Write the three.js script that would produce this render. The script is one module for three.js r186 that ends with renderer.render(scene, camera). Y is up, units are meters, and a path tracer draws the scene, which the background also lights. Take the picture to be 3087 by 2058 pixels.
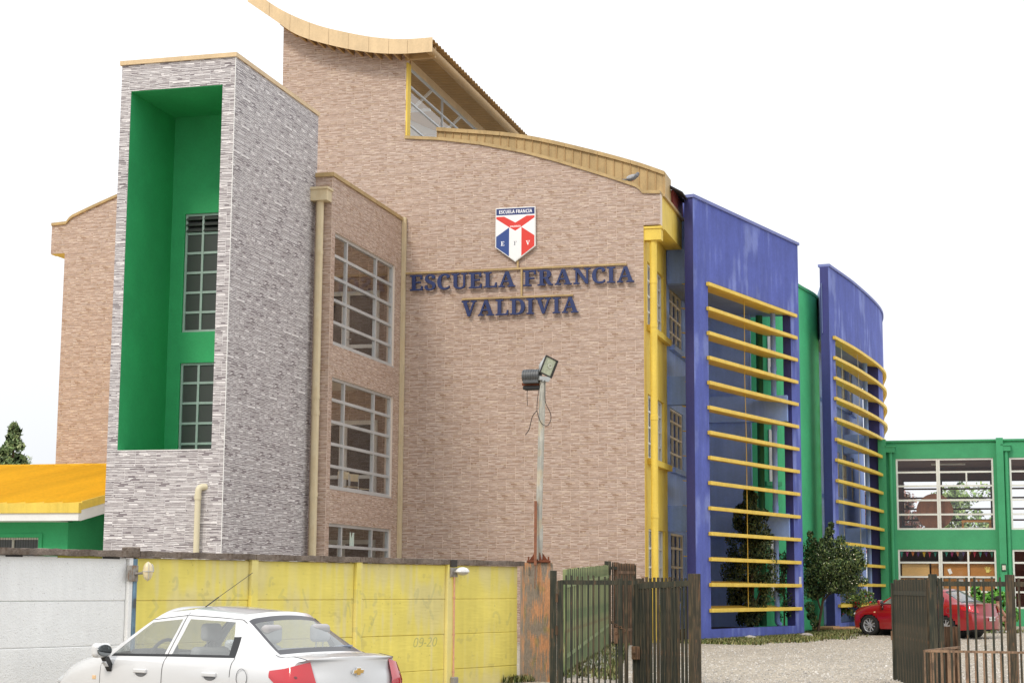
import * as THREE from 'three';
import { mergeGeometries, mergeVertices, toCreasedNormals } from 'three/addons/utils/BufferGeometryUtils.js';
import { RoundedBoxGeometry } from 'three/addons/geometries/RoundedBoxGeometry.js';
import { TextGeometry } from 'three/addons/geometries/TextGeometry.js';
import { FontLoader } from 'three/addons/loaders/FontLoader.js';
import { MarchingCubes } from 'three/addons/objects/MarchingCubes.js';

// ---------------------------------------------------------------- camera, sky, sun, exposure
const scene = new THREE.Scene();
const R = THREE.MathUtils.degToRad;
const camera = new THREE.PerspectiveCamera(22.596, 1024 / 682, 0.1, 2000);
camera.position.set(0, 1.5, 0);
camera.rotation.set(R(8.126), 0, R(0.365), 'YXZ');

const EXPOSURE = 1.19;
{ // an even bright overcast, a little brighter overhead, a little cooler low down
  const w = 256, h = 128, data = new Float32Array(w * h * 4);
  for (let j = 0; j < h; j++) {
    const el = ((j + 0.5) / h - 0.5) * Math.PI;
    for (let i = 0; i < w; i++) {
      const az = (i / w) * Math.PI * 2;
      const s = Math.max(0, Math.sin(el));
      const puff = 0.025 * Math.sin(az * 3 + el * 9) + 0.02 * Math.sin(az * 7 - el * 14 + 1.7);
      let v = 0.78 + 0.56 * Math.pow(s, 0.74) + puff * 1.6 * (1 - s);
      let c = [v * 0.975, v * 1.0, v * 1.035];
      if (el < 0) c = [0.4, 0.39, 0.37];
      data.set([...c, 1], (j * w + i) * 4);
    }
  }
  const sky = new THREE.DataTexture(data, w, h, THREE.RGBAFormat, THREE.FloatType);
  sky.mapping = THREE.EquirectangularReflectionMapping;
  sky.magFilter = sky.minFilter = THREE.LinearFilter;
  sky.needsUpdate = true;
  scene.background = sky; scene.environment = sky;
}
const sun = new THREE.DirectionalLight(0xfff4e4, 1.3);
sun.position.set(-45, 85, 40); sun.target.position.set(0, 0, -40);
sun.castShadow = true; sun.shadow.radius = 22; sun.shadow.mapSize.set(2048, 2048);
Object.assign(sun.shadow.camera, { left: -60, right: 60, top: 60, bottom: -60, near: 1, far: 260 });
scene.add(sun, sun.target);
const renderer = new THREE.WebGLRenderer({ antialias: true });
renderer.toneMapping = THREE.LinearToneMapping;
renderer.toneMappingExposure = EXPOSURE;
renderer.shadowMap.enabled = true;

// ---------------------------------------------------------------- helpers
let seed = 7;
const rnd = () => { seed = (seed + 0x6d2b79f5) | 0; let t = Math.imul(seed ^ (seed >>> 15), 1 | seed); t = (t + Math.imul(t ^ (t >>> 7), 61 | t)) ^ t; return ((t ^ (t >>> 14)) >>> 0) / 4294967296; };
const rr = (a, b) => a + (b - a) * rnd();
const pick = (a) => a[Math.floor(rnd() * a.length)];
const lerp = (a, b, t) => a + (b - a) * t;
const clamp = (x, a = 0, b = 1) => Math.min(b, Math.max(a, x));
const sstep = (a, b, x) => { const t = clamp((x - a) / (b - a)); return t * t * (3 - 2 * t); };

const used = new Map();
const numbered = (n) => { const k = used.get(n) || 0; used.set(n, k + 1); return k ? `${n}_${String(k).padStart(3, '0')}` : n; };
function tag(o, label, category, group, kind) {
  if (label) o.userData.label = label;
  if (category) o.userData.category = category;
  if (group) o.userData.group = group;
  if (kind) o.userData.kind = kind;
  return o;
}
function shade(o) { o.castShadow = true; o.receiveShadow = true; return o; }
// plain geometry: position, normal, uv (metres, by the way each face points), no index
function plain(g, keepUv = false) {
  if (g.index) g = g.toNonIndexed();
  for (const k of Object.keys(g.attributes)) if (!['position', 'normal', 'uv', 'color'].includes(k)) g.deleteAttribute(k);
  if (!g.attributes.normal) g.computeVertexNormals();
  if (!keepUv || !g.attributes.uv) {
    const p = g.attributes.position, uv = new Float32Array(p.count * 2);
    const a = new THREE.Vector3(), b = new THREE.Vector3(), c = new THREE.Vector3(), n = new THREE.Vector3();
    for (let i = 0; i < p.count; i += 3) {
      a.fromBufferAttribute(p, i); b.fromBufferAttribute(p, i + 1); c.fromBufferAttribute(p, i + 2);
      n.copy(b).sub(a).cross(c.clone().sub(a));
      const X = Math.abs(n.x), Y = Math.abs(n.y), Z = Math.abs(n.z);
      [a, b, c].forEach((v, k) => {
        const u = Y >= X && Y >= Z ? [v.x, v.z] : X >= Z ? [v.z, v.y] : [v.x, v.y];
        uv[(i + k) * 2] = u[0]; uv[(i + k) * 2 + 1] = u[1];
      });
    }
    g.setAttribute('uv', new THREE.BufferAttribute(uv, 2));
  }
  g.morphAttributes = {}; g.clearGroups();
  return g;
}
const join = (list, keepUv = false) => mergeGeometries(list.map((g) => plain(g, keepUv)));
function box(x0, x1, y0, y1, z0, z1) {
  const g = new THREE.BoxGeometry(Math.abs(x1 - x0), Math.abs(y1 - y0), Math.abs(z1 - z0));
  return g.translate((x0 + x1) / 2, (y0 + y1) / 2, (z0 + z1) / 2);
}
function rbox(x0, x1, y0, y1, z0, z1, r = 0.01, seg = 2) {
  const g = new RoundedBoxGeometry(Math.abs(x1 - x0), Math.abs(y1 - y0), Math.abs(z1 - z0), seg, r);
  return g.translate((x0 + x1) / 2, (y0 + y1) / 2, (z0 + z1) / 2);
}
function tube(pts, r, seg = 8, n = null, closed = false) {
  const v = pts.map((p) => new THREE.Vector3(...p));
  const curve = pts.length === 2 ? new THREE.LineCurve3(...v) : new THREE.CatmullRomCurve3(v, closed, 'catmullrom', 0.4);
  return new THREE.TubeGeometry(curve, n || (pts.length === 2 ? 1 : pts.length * 5), r, seg, closed);
}
function rod(a, b, r, seg = 10) { // a closed straight round bar
  const A = new THREE.Vector3(...a), B = new THREE.Vector3(...b), d = B.clone().sub(A);
  const g = new THREE.CylinderGeometry(r, r, d.length(), seg);
  g.applyQuaternion(new THREE.Quaternion().setFromUnitVectors(new THREE.Vector3(0, 1, 0), d.clone().normalize()));
  return g.translate((A.x + B.x) / 2, (A.y + B.y) / 2, (A.z + B.z) / 2);
}
function bar(a, b, w, h) { // a straight square bar, w across, h along its own up
  const A = new THREE.Vector3(...a), B = new THREE.Vector3(...b), d = B.clone().sub(A);
  const g = new THREE.BoxGeometry(w, h, d.length());
  const m = new THREE.Matrix4().lookAt(A, B, Math.abs(d.y) > 0.99 * d.length() ? new THREE.Vector3(1, 0, 0) : new THREE.Vector3(0, 1, 0));
  return g.applyMatrix4(m).translate((A.x + B.x) / 2, (A.y + B.y) / 2, (A.z + B.z) / 2);
}
function shapeOf(pts, holes = []) {
  const s = new THREE.Shape(pts.map((p) => new THREE.Vector2(...p)));
  for (const h of holes) s.holes.push(new THREE.Path(h.map((p) => new THREE.Vector2(...p))));
  return s;
}
function slab(pts, z0, z1, holes = [], bevel = 0) { // outline in x,y pulled from z0 to z1
  const g = new THREE.ExtrudeGeometry(shapeOf(pts, holes), { depth: z1 - z0 - 2 * bevel, bevelEnabled: bevel > 0, bevelThickness: bevel, bevelSize: bevel, bevelOffset: -bevel, bevelSegments: 1, curveSegments: 6 });
  return g.translate(0, 0, z0 + bevel);
}
const rect = (a0, a1, y0, y1) => [[a0, y0], [a1, y0], [a1, y1], [a0, y1]];
function part(name, geo, mat, parent, keepUv = false) {
  const m = shade(new THREE.Mesh(Array.isArray(geo) ? join(geo, keepUv) : plain(geo, keepUv), mat));
  m.name = name; parent.add(m); return m;
}
function single(name, geo, mat, label, category, group, keepUv = false) { // a thing of one mesh
  const m = part(numbered(name), geo, mat, scene, keepUv);
  return tag(m, label, category, group);
}
function thing(name, label, category, pos = [0, 0, 0], turn = 0, group) {
  const g = new THREE.Group(); g.name = numbered(name); g.position.set(...pos); g.rotation.y = turn;
  scene.add(g); return tag(g, label, category, group);
}

// ---------------------------------------------------------------- noise and materials
function lattice(n, sd) { const old = seed; seed = sd; const a = Float32Array.from({ length: n * n }, rnd); seed = old; return a; }
function makeNoise(sd) { // value noise that repeats after n cells
  const tabs = new Map();
  return (x, y, n, m = n) => {
    const k = n * 1000 + m; if (!tabs.has(k)) { const old = seed; seed = sd + k; tabs.set(k, Float32Array.from({ length: n * m }, rnd)); seed = old; }
    const t = tabs.get(k), X = x * n, Y = y * m, i = Math.floor(X), j = Math.floor(Y);
    const u = X - i, v = Y - j, a = u * u * (3 - 2 * u), b = v * v * (3 - 2 * v);
    const at = (p, q) => t[(((q % m) + m) % m) * n + (((p % n) + n) % n)];
    return lerp(lerp(at(i, j), at(i + 1, j), a), lerp(at(i, j + 1), at(i + 1, j + 1), a), b);
  };
}
const N1 = makeNoise(11), N2 = makeNoise(977), N3 = makeNoise(5003);
const fbm = (x, y, n, oct = 4, N = N1) => { let s = 0, w = 0.5, t = 0; for (let k = 0; k < oct; k++) { s += w * N(x, y, n << k); t += w; w *= 0.55; } return s / t; };
function tex(w, h, fn, { srgb = true, rx = 1, ry = 1 } = {}) {
  const d = new Uint8Array(w * h * 4);
  for (let j = 0; j < h; j++) for (let i = 0; i < w; i++) {
    const c = fn((i + 0.5) / w, (j + 0.5) / h), k = (j * w + i) * 4;
    d[k] = clamp(c[0], 0, 255); d[k + 1] = clamp(c[1], 0, 255); d[k + 2] = clamp(c[2], 0, 255); d[k + 3] = 255;
  }
  const t = new THREE.DataTexture(d, w, h, THREE.RGBAFormat);
  t.wrapS = t.wrapT = THREE.RepeatWrapping; t.magFilter = THREE.LinearFilter; t.minFilter = THREE.LinearMipmapLinearFilter; t.generateMipmaps = true;
  if (srgb) t.colorSpace = THREE.SRGBColorSpace;
  t.repeat.set(rx, ry); t.needsUpdate = true; return t;
}
const mixc = (a, b, t) => [lerp(a[0], b[0], t), lerp(a[1], b[1], t), lerp(a[2], b[2], t)];
const plasterBump = tex(256, 256, (x, y) => { const v = 255 * (0.6 * fbm(x, y, 8, 5, N2) + 0.4 * N3(x, y, 128)); return [v, v, v]; }, { srgb: false, rx: 0.8, ry: 0.8 });
const c255 = (c) => new THREE.Color().setRGB(c[0] / 255, c[1] / 255, c[2] / 255, THREE.SRGBColorSpace);
// plain paint, metal or plaster: one colour with mottling of its own; simple ones share a few grey mottle maps
const paintCache = new Map(), mottleCache = new Map();
function mottle(v, streak, n) {
  const k = [v, streak, n].join(); if (!mottleCache.has(k)) mottleCache.set(k, tex(256, 256, (x, y) => {
    let q = 1 + v * 2 * (fbm(x, y, n, 5) - 0.5) + v * 0.7 * (N3(x, y, 96) - 0.5); if (streak) q += streak * (N2(x, y, 40, 3) * 0.6 + N1(x, y, 90, 6) * 0.4 - 0.5);
    const w = 232 * q; return [w, w, w]; }));
  return mottleCache.get(k);
}
function paint(c, o = {}) { const key = JSON.stringify([c, o]); if (!paintCache.has(key)) paintCache.set(key, makePaint(c, o)); return paintCache.get(key); }
function makePaint(c, { v = 0.06, streak = 0, rough = 0.72, metal = 0, bump = 0.0025, metres = 2.3, other = null, amount = 0.5, size = 256, n = 6, extra = {} } = {}) {
  let map, color = new THREE.Color(1, 1, 1);
  if (other) map = tex(size, size, (x, y) => {
    let k = 1 + v * 2 * (fbm(x, y, n, 5) - 0.5) + v * 0.7 * (N3(x, y, 96) - 0.5);
    if (streak) k += streak * (N2(x, y, 40, 3) * 0.6 + N1(x, y, 90, 6) * 0.4 - 0.5);
    const o = mixc(c, other, amount * sstep(0.45, 0.72, 0.55 * fbm(x, y, 5, 4, N3) + 0.45 * N2(x, y, 24, 5)));
    return [o[0] * k, o[1] * k, o[2] * k];
  }, { rx: 1 / metres, ry: 1 / metres });
  else {
    const q = (t, list) => list.reduce((a, b) => (Math.abs(b - t) < Math.abs(a - t) ? b : a));
    map = mottle(q(v, [0.03, 0.06, 0.12, 0.22]), q(streak, [0, 0.06, 0.18]), 6).clone(); map.repeat.set(1 / metres, 1 / metres); map.needsUpdate = true;
    color = c255(c.map((t) => t * 255 / 232));
  }
  const m = new THREE.MeshStandardMaterial({ map, color, roughness: rough, metalness: metal, ...extra });
  if (bump) { m.bumpMap = plasterBump; m.bumpScale = bump; }
  return m;
}
function flat(c, rough = 0.6, metal = 0, extra = {}) { return new THREE.MeshStandardMaterial({ color: c255(c), roughness: rough, metalness: metal, ...extra }); }

const M = {
  glass: new THREE.MeshPhysicalMaterial({ color: 0xffffff, transmission: 1, thickness: 0, roughness: 0.02, ior: 1.5 }),
  greyGlass: new THREE.MeshPhysicalMaterial({ color: c255([104, 106, 106]), transmission: 0.5, thickness: 0, roughness: 0.32, ior: 1.5 }),
  white: paint([233, 233, 231], { v: 0.03, rough: 0.6 }),
  whiteFrame: paint([226, 226, 220], { v: 0.05, rough: 0.45, bump: 0 }),
  alu: paint([196, 199, 200], { v: 0.05, rough: 0.38, metal: 0.35, bump: 0 }),
  paleAlu: paint([172, 188, 184], { v: 0.05, rough: 0.45, metal: 0.15, bump: 0 }),
  creamFrame: paint([214, 208, 194], { v: 0.06, rough: 0.5, bump: 0 }),
  gold: paint([212, 186, 146], { v: 0.05, streak: 0.05, rough: 0.5, metal: 0.1, metres: 3 }),
  goldDull: paint([182, 156, 110], { v: 0.1, streak: 0.08, rough: 0.6, metal: 0.1, metres: 2, other: [158, 134, 94], amount: 0.4 }),
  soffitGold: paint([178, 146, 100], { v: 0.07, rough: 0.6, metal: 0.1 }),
  cream: paint([208, 192, 158], { v: 0.05, streak: 0.05, rough: 0.5, metres: 1.7, other: [196, 172, 130], amount: 0.35 }),
  green: paint([58, 172, 110], { v: 0.05, rough: 0.75, metres: 3.1 }),
  greenStair: paint([72, 186, 126], { v: 0.05, rough: 0.75, metres: 3.1 }),
  greenLight: paint([66, 160, 110], { v: 0.05, rough: 0.7, metres: 2.7 }),
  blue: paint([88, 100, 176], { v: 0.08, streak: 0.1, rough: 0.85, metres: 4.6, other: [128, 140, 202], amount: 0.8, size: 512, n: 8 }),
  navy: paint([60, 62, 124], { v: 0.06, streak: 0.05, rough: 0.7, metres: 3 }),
  lightBlue: paint([148, 176, 236], { v: 0.06, streak: 0.05, rough: 0.8, metres: 3.3, other: [130, 158, 222], amount: 0.5 }),
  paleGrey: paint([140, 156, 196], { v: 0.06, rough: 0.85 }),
  yellow: paint([228, 198, 84], { v: 0.05, streak: 0.05, rough: 0.6, metres: 2.4, other: [216, 182, 66], amount: 0.5 }),
  yellowSlat: paint([238, 202, 84], { v: 0.05, streak: 0.04, rough: 0.55, metres: 1.9, other: [224, 184, 66], amount: 0.5 }),
  yellowRoof: paint([226, 180, 36], { v: 0.06, rough: 0.5, metal: 0.1, metres: 3.7, other: [214, 166, 30], amount: 0.5 }),
  groutBrown: paint([226, 208, 192], { v: 0.04 }),
  groutGrey: paint([238, 236, 236], { v: 0.04 }),
  slabGrey: paint([150, 148, 144], { v: 0.08, rough: 0.9 }),
  roomWall: paint([222, 218, 206], { v: 0.03, rough: 0.9 }),
  roomFloor: paint([120, 104, 88], { v: 0.08, rough: 0.8 }),
  dark: flat([40, 40, 42], 0.8),
  black: flat([22, 22, 24], 0.6),
  redBrown: paint([128, 52, 42], { v: 0.1 }),
  signBlue: paint([36, 52, 100], { v: 0.05, rough: 0.45, bump: 0 }),
  signSide: paint([30, 42, 84], { v: 0.05, rough: 0.5, bump: 0 }),
};

// stone-look ceramic tiles: an atlas of eight prints
function tileAtlas(tones, sd, gap) {
  const tw = 256, th = 158, cols = 2, rows = 4, cv = document.createElement('canvas');
  cv.width = tw * cols; cv.height = th * rows; const g = cv.getContext('2d'); const old = seed; seed = sd;
  for (let r = 0; r < rows; r++) for (let c = 0; c < cols; c++) {
    const X = c * tw, Y = r * th; g.fillStyle = tones.base; g.fillRect(X, Y, tw, th);
    const n = tones.rows; let y = 0, tone = 0;
    for (let k = 0; y < th; k++) {
      const h = th / n * rr(0.7, 1.3); let x = -rr(0, 60), wav = rr(-1, 1); tone = rnd() < tones.mix ? 1 - tone : Math.round(rnd());
      while (x < tw) {
        const w = rr(30, 120), c0 = pick(rnd() < tones.keep ? (tone ? tones.dark : tones.light) : tones.strips), x0 = Math.max(0, x), x1 = Math.min(tw, x + w - gap), dy = rr(-1.6, 1.6) + wav;
        if (x1 > x0) { g.fillStyle = c0; g.fillRect(X + x0, Y + Math.max(0, y + dy), x1 - x0, Math.min(h - rr(0.2, 1.4), th - Math.max(0, y + dy))); }
        x += w;
      }
      y += h;
    }
    for (let k = 0; k < 240; k++) { g.fillStyle = rnd() < 0.5 ? 'rgba(255,250,244,0.10)' : 'rgba(60,40,30,0.08)'; g.fillRect(X + rr(0, tw - 20), Y + rr(0, th - 2), rr(3, 20), rr(1, 2.5)); }
  }
  seed = old;
  const t = new THREE.CanvasTexture(cv); t.colorSpace = THREE.SRGBColorSpace; t.magFilter = THREE.LinearFilter; return t;
}
const brownTone = { rows: 22, mix: 0.97, keep: 0.72, base: '#93796a', light: ['#d3bfb1', '#dccabd', '#cbb5a6', '#cdb8ab'], dark: ['#a48774', '#997c68', '#ac9181', '#9f897d'], strips: ['#c4ac9b', '#cfb9aa', '#b19886', '#a1846f', '#d6c5b8', '#b9a292', '#aa9184', '#99795f', '#c9b49a'] };
const greyTone = { rows: 20, mix: 0.95, keep: 0.86, base: '#989193', light: ['#e8e5e5', '#efecec', '#dedada', '#d4cfcf'], dark: ['#7a7276', '#696165', '#878083', '#918a8d'], strips: ['#ece9e9', '#b3adae', '#7b7276', '#dcd8d8', '#a39c9e'] };
const reliefOf = (t) => { const b = new THREE.CanvasTexture(t.image); b.magFilter = THREE.LinearFilter; return b; };
M.brownTile = new THREE.MeshStandardMaterial({ map: tileAtlas(brownTone, 31, 1), roughness: 0.55 });
M.brownTile.bumpMap = reliefOf(M.brownTile.map); M.brownTile.bumpScale = 0.006;
M.greyTile = new THREE.MeshStandardMaterial({ map: tileAtlas(greyTone, 57, 1), roughness: 0.5 });
M.greyTile.bumpMap = reliefOf(M.greyTile.map); M.greyTile.bumpScale = 0.004;

// clip a polygon to a rectangle
function clipRect(poly, a0, a1, y0, y1) {
  const cut = (p, inside, cross) => { const o = []; for (let i = 0; i < p.length; i++) { const A = p[i], B = p[(i + 1) % p.length], ia = inside(A), ib = inside(B); if (ia) o.push(A); if (ia !== ib) o.push(cross(A, B)); } return o; };
  const cx = (k) => (A, B) => { const t = (k - A[0]) / (B[0] - A[0]); return [k, A[1] + t * (B[1] - A[1])]; };
  const cy = (k) => (A, B) => { const t = (k - A[1]) / (B[1] - A[1]); return [A[0] + t * (B[0] - A[0]), k]; };
  let p = cut(poly, (q) => q[0] >= a0, cx(a0)); if (p.length) p = cut(p, (q) => q[0] <= a1, cx(a1));
  if (p.length) p = cut(p, (q) => q[1] >= y0, cy(y0)); if (p.length) p = cut(p, (q) => q[1] <= y1, cy(y1));
  return p;
}
const areaOf = (p) => Math.abs(p.reduce((s, a, i) => { const b = p[(i + 1) % p.length]; return s + a[0] * b[1] - b[0] * a[1]; }, 0)) / 2;
function tilePiece(poly, ox, oy, tw, th, variant, thick) { // a thin tile with its print, seen from +z
  const g = slab(poly, 0, thick), p = g.attributes.position, uv = g.attributes.uv;
  const c = variant % 2, r = Math.floor(variant / 2);
  for (let i = 0; i < p.count; i++) uv.setXY(i, (c + clamp((p.getX(i) - ox) / tw, 0.004, 0.996)) / 2, (r + clamp((p.getY(i) - oy) / th, 0.004, 0.996)) / 4);
  g.clearGroups(); return g;
}
// lay tiles on a plane (matrix: plane x,y,out -> parent's space); the largest in view become parts of their own
function layTiles({ parent, outline, holes = [], matrix, a0, y0, tw, th, joint = 0.011, jy = 0.003, mat, rank = () => 0, most = 300, thick = 0.009, shift = 0.5 }) {
  const as = outline.map((p) => p[0]), ys = outline.map((p) => p[1]);
  const amin = Math.min(...as), amax = Math.max(...as), ymin = Math.min(...ys), ymax = Math.max(...ys), list = [];
  const outA = areaOf(outline);
  for (let r = Math.floor((ymin - y0) / th); r * th + y0 < ymax; r++)
    for (let c = Math.floor((amin - a0) / tw) - 1; c * tw + a0 < amax + tw; c++) {
      const A = a0 + (c + (((r % 2) + 2) % 2) * shift) * tw, Y = y0 + r * th;
      let rects = [[A + joint / 2, A + tw - joint / 2, Y + jy / 2, Y + th - jy / 2]];
      for (const h of holes) rects = rects.flatMap((q) => {
        if (q[1] <= h[0] || q[0] >= h[1] || q[3] <= h[2] || q[2] >= h[3]) return [q];
        const o = [], m0 = Math.max(q[2], h[2]), m1 = Math.min(q[3], h[3]);
        if (q[2] < h[2]) o.push([q[0], q[1], q[2], h[2]]); if (q[3] > h[3]) o.push([q[0], q[1], h[3], q[3]]);
        if (q[0] < h[0]) o.push([q[0], h[0], m0, m1]); if (q[1] > h[1]) o.push([h[1], q[1], m0, m1]);
        return o;
      });
      for (const q of rects) {
        const p = clipRect(outline, ...q); if (p.length < 3 || areaOf(p) < 0.004) continue;
        const full = areaOf(p) > 0.999 * (tw - joint) * (th - jy);
        list.push({ p, A, Y, full, variant: Math.floor(rnd() * 8), rank: rank((q[0] + q[1]) / 2, (q[2] + q[3]) / 2) + (full ? 0 : 1e3) });
      }
    }
  list.sort((a, b) => a.rank - b.rank);
  const shared = Array.from({ length: 8 }, (_, v) => tilePiece(rect(joint / 2, tw - joint / 2, jy / 2, th - jy / 2), 0, 0, tw, th, v, thick).applyMatrix4(new THREE.Matrix4().extractRotation(matrix)));
  const rest = [];
  list.forEach((t, i) => {
    if (i < most && t.full) {
      const m = shade(new THREE.Mesh(shared[t.variant], mat)); m.name = 'tile';
      m.position.set(t.A, t.Y, 0).applyMatrix4(matrix); parent.add(m);
    } else rest.push(tilePiece(t.p, t.A, t.Y, tw, th, t.variant, thick).applyMatrix4(matrix));
  });
  if (rest.length) { const m = part('tile_field', rest, mat, parent, true); m.userData.kind = 'stuff'; }
}

// the building's own directions: s along its front (to the right), d into it, y up
const BA = R(15), BO = [3.546, 45.394];
const place = (s, d) => [BO[0] + s * Math.cos(BA) + d * Math.sin(BA), 0, -(BO[1] - s * Math.sin(BA) + d * Math.cos(BA))];
function block(name, label, category, s, d, group) { const g = thing(name, label, category, place(s, d), -BA, group); return Object.assign(g, { _s: s, _d: d }); }
function bpart(name, geo, mat, g, keepUv = false) { const m = part(name, geo, mat, g, keepUv); m.position.set(-g._s, 0, g._d); return m; } // geometry given as (s, y, -d)
const sbox = (s0, s1, y0, y1, d0, d1) => box(s0, s1, y0, y1, -d1, -d0);
const PA = (d) => new THREE.Matrix4().makeTranslation(0, 0, -d);                                                    // plane facing the street
const PB = (s) => new THREE.Matrix4().makeBasis(new THREE.Vector3(0, 0, -1), new THREE.Vector3(0, 1, 0), new THREE.Vector3(1, 0, 0)).setPosition(s, 0, 0); // plane facing right, x = d
// a window in a plane: frame bars, and each pane as a piece of it; splits are shares of the width and height
function glaze(parent, matrix, a0, a1, y0, y1, vs, hs, { mat = M.alu, glass = M.glass, bw = 0.055, dep = 0.07, z = -0.1, name = 'window', isBlock = true, lou = 0 } = {}) {
  const bars = [], xs = [a0, ...vs.map((t) => lerp(a0, a1, t)), a1], ys = [y0, ...hs.map((t) => lerp(y0, y1, t)), y1];
  bars.push(box(a0, a1, y0, y0 + bw, z, z + dep), box(a0, a1, y1 - bw, y1, z, z + dep), box(a0, a0 + bw, y0 + bw, y1 - bw, z, z + dep), box(a1 - bw, a1, y0 + bw, y1 - bw, z, z + dep));
  for (const x of xs.slice(1, -1)) bars.push(box(x - bw / 2, x + bw / 2, y0 + bw, y1 - bw, z + 0.003, z + dep - 0.003));
  for (const y of ys.slice(1, -1)) for (let i = 0; i < xs.length - 1; i++) bars.push(box(xs[i] + (i ? bw / 2 : bw), xs[i + 1] - (i < xs.length - 2 ? bw / 2 : bw), y - bw / 2, y + bw / 2, z + 0.006, z + dep - 0.006));
  const g = join(bars).applyMatrix4(matrix), w = (isBlock ? bpart : part)(name, g, mat, parent);
  for (let i = 0; i < xs.length - 1; i++) for (let j = 0; j < ys.length - 1; j++) {
    const q = [xs[i] + bw / 2, xs[i + 1] - bw / 2, ys[j] + bw / 2, ys[j + 1] - bw / 2], zc = z + dep / 2;
    if (lou && j === ys.length - 2) { // a top light of tilted glass slats
      for (let k = 0; k < lou; k++) { const yy = lerp(q[2], q[3], (k + 0.5) / lou), h = (q[3] - q[2]) / lou * 0.55; const s = box(q[0], q[1], -h, h, -0.003, 0.003); s.rotateX(-0.7).translate(0, yy, zc + 0.03); part('glass_slat', s.applyMatrix4(matrix), glass, w); }
      continue;
    }
    const pg = new THREE.PlaneGeometry(q[1] - q[0], q[3] - q[2]).translate((q[0] + q[1]) / 2, (q[2] + q[3]) / 2, zc).applyMatrix4(matrix);
    part('pane', pg, glass, w);
  }
  return w;
}

// ================================================================ the brown tiled school block
const SC = -8.73, mir = (s) => 2 * SC - s;
function curveAt(pts) { return (s) => { // smooth curve through points sorted by s
  const c = new THREE.CatmullRomCurve3(pts.map((p) => new THREE.Vector3(p[0], p[1], 0)), false, 'centripetal'); let lo = 0, hi = 1;
  const up = pts[pts.length - 1][0] > pts[0][0];
  for (let k = 0; k < 40; k++) { const m = (lo + hi) / 2, v = c.getPoint(m).x; if ((v < s) === up) lo = m; else hi = m; }
  return c.getPoint((lo + hi) / 2).y; }; }
const roofBottom = curveAt([[-11.6, 18.30], [-10.72, 17.66], [-10.0, 17.15], [-8.92, 16.74], [-7.73, 16.44], [-6.82, 16.33], [-5.88, 16.32]]);
const roofTop = curveAt([[-11.6, 18.78], [-10.6, 18.0], [-9.47, 17.42], [-8.4, 17.07], [-7.48, 16.85], [-6.7, 16.75], [-5.88, 16.74]]);
const parapetR = [[0.465, 12.09], [-0.02, 12.12], [-0.12, 12.24], [-0.22, 12.31], [-0.9, 12.58], [-1.548, 12.82], [-2.5, 13.16], [-3.405, 13.45], [-4.6, 13.75], [-5.794, 13.96], [-6.85, 14.07]];
const parapetL = parapetR.map(([s, y]) => [mir(s), y]).reverse();
const highTop = []; for (let k = 0; k <= 10; k++) { const s = lerp(-6.85, -10.65, k / 10); highTop.push([s, roofTop(s) - 0.14]); }
const frontOutline = [[0, 0], [0, 11.19], [0.465, 11.19], ...parapetR, ...highTop, ...parapetL, [mir(0.465), 11.19], [mir(0), 11.19], [mir(0), 0]];
const school = block('school_building', 'large brown stone-tiled school block with a curved golden roof and school name lettering', 'building', -8.73, 0);
{
  const wall = bpart('front_wall', slab(frontOutline, -0.3, 0.003), M.groutBrown, school);
  layTiles({ parent: wall, outline: frontOutline, matrix: PA(0), a0: 0.02, y0: 0.02, tw: 0.51, th: 0.309, mat: M.brownTile, most: 300,
    rank: (s, y) => -s + (y < 1.9 ? 60 : 0) + (s < -6.9 && s > -12 && y < 13.2 ? 90 : 0) });
  // gold parapet caps along the curved edges
  const cap = (pts, wide, hi, lo, z0, z1) => { const g = []; for (let i = 0; i + 1 < pts.length; i++) { const [a, b] = [pts[i], pts[i + 1]]; g.push(slab([[a[0], a[1] - lo], [b[0], b[1] - lo], [b[0], b[1] + hi], [a[0], a[1] + hi]].sort(() => 0), z0, z1)); } return g; };
  for (const [list, from, to] of [[parapetR, 0, 3], [parapetR, 3, 5], [parapetR, 5, 7], [parapetR, 7, 8], [parapetR, 8, 10], [parapetL, 0, 2], [parapetL, 2, 4], [parapetL, 4, 6], [parapetL, 6, 10]])
    bpart('parapet_cap', cap(list.slice(from, to + 1), 0, 0.03, 0.055, -0.36, 0.06), M.goldDull, school);
  // the painted edge of the high wall
  bpart('wall_edge', sbox(-6.852, -6.80, 14.12, 16.26, 0.01, 0.30), M.yellow, school);
}
{ // overhanging ends of the front, yellow inside
  const o = bpart('eave_box', [sbox(0.002, 0.463, 11.19, 12.04, 0.31, 3.6)], M.yellow, school);
  part('eave_cap', [sbox(-0.02, 0.53, 12.04, 12.12, 0.37, 3.66)], M.goldDull, o);
  bpart('eave_box', [sbox(mir(0.463), mir(0.002), 11.185, 12.04, 0.31, 3.6), sbox(mir(0.46), mir(0.002), 11.17, 11.187, 0.02, 0.30)], M.yellow, school);
}
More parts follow.
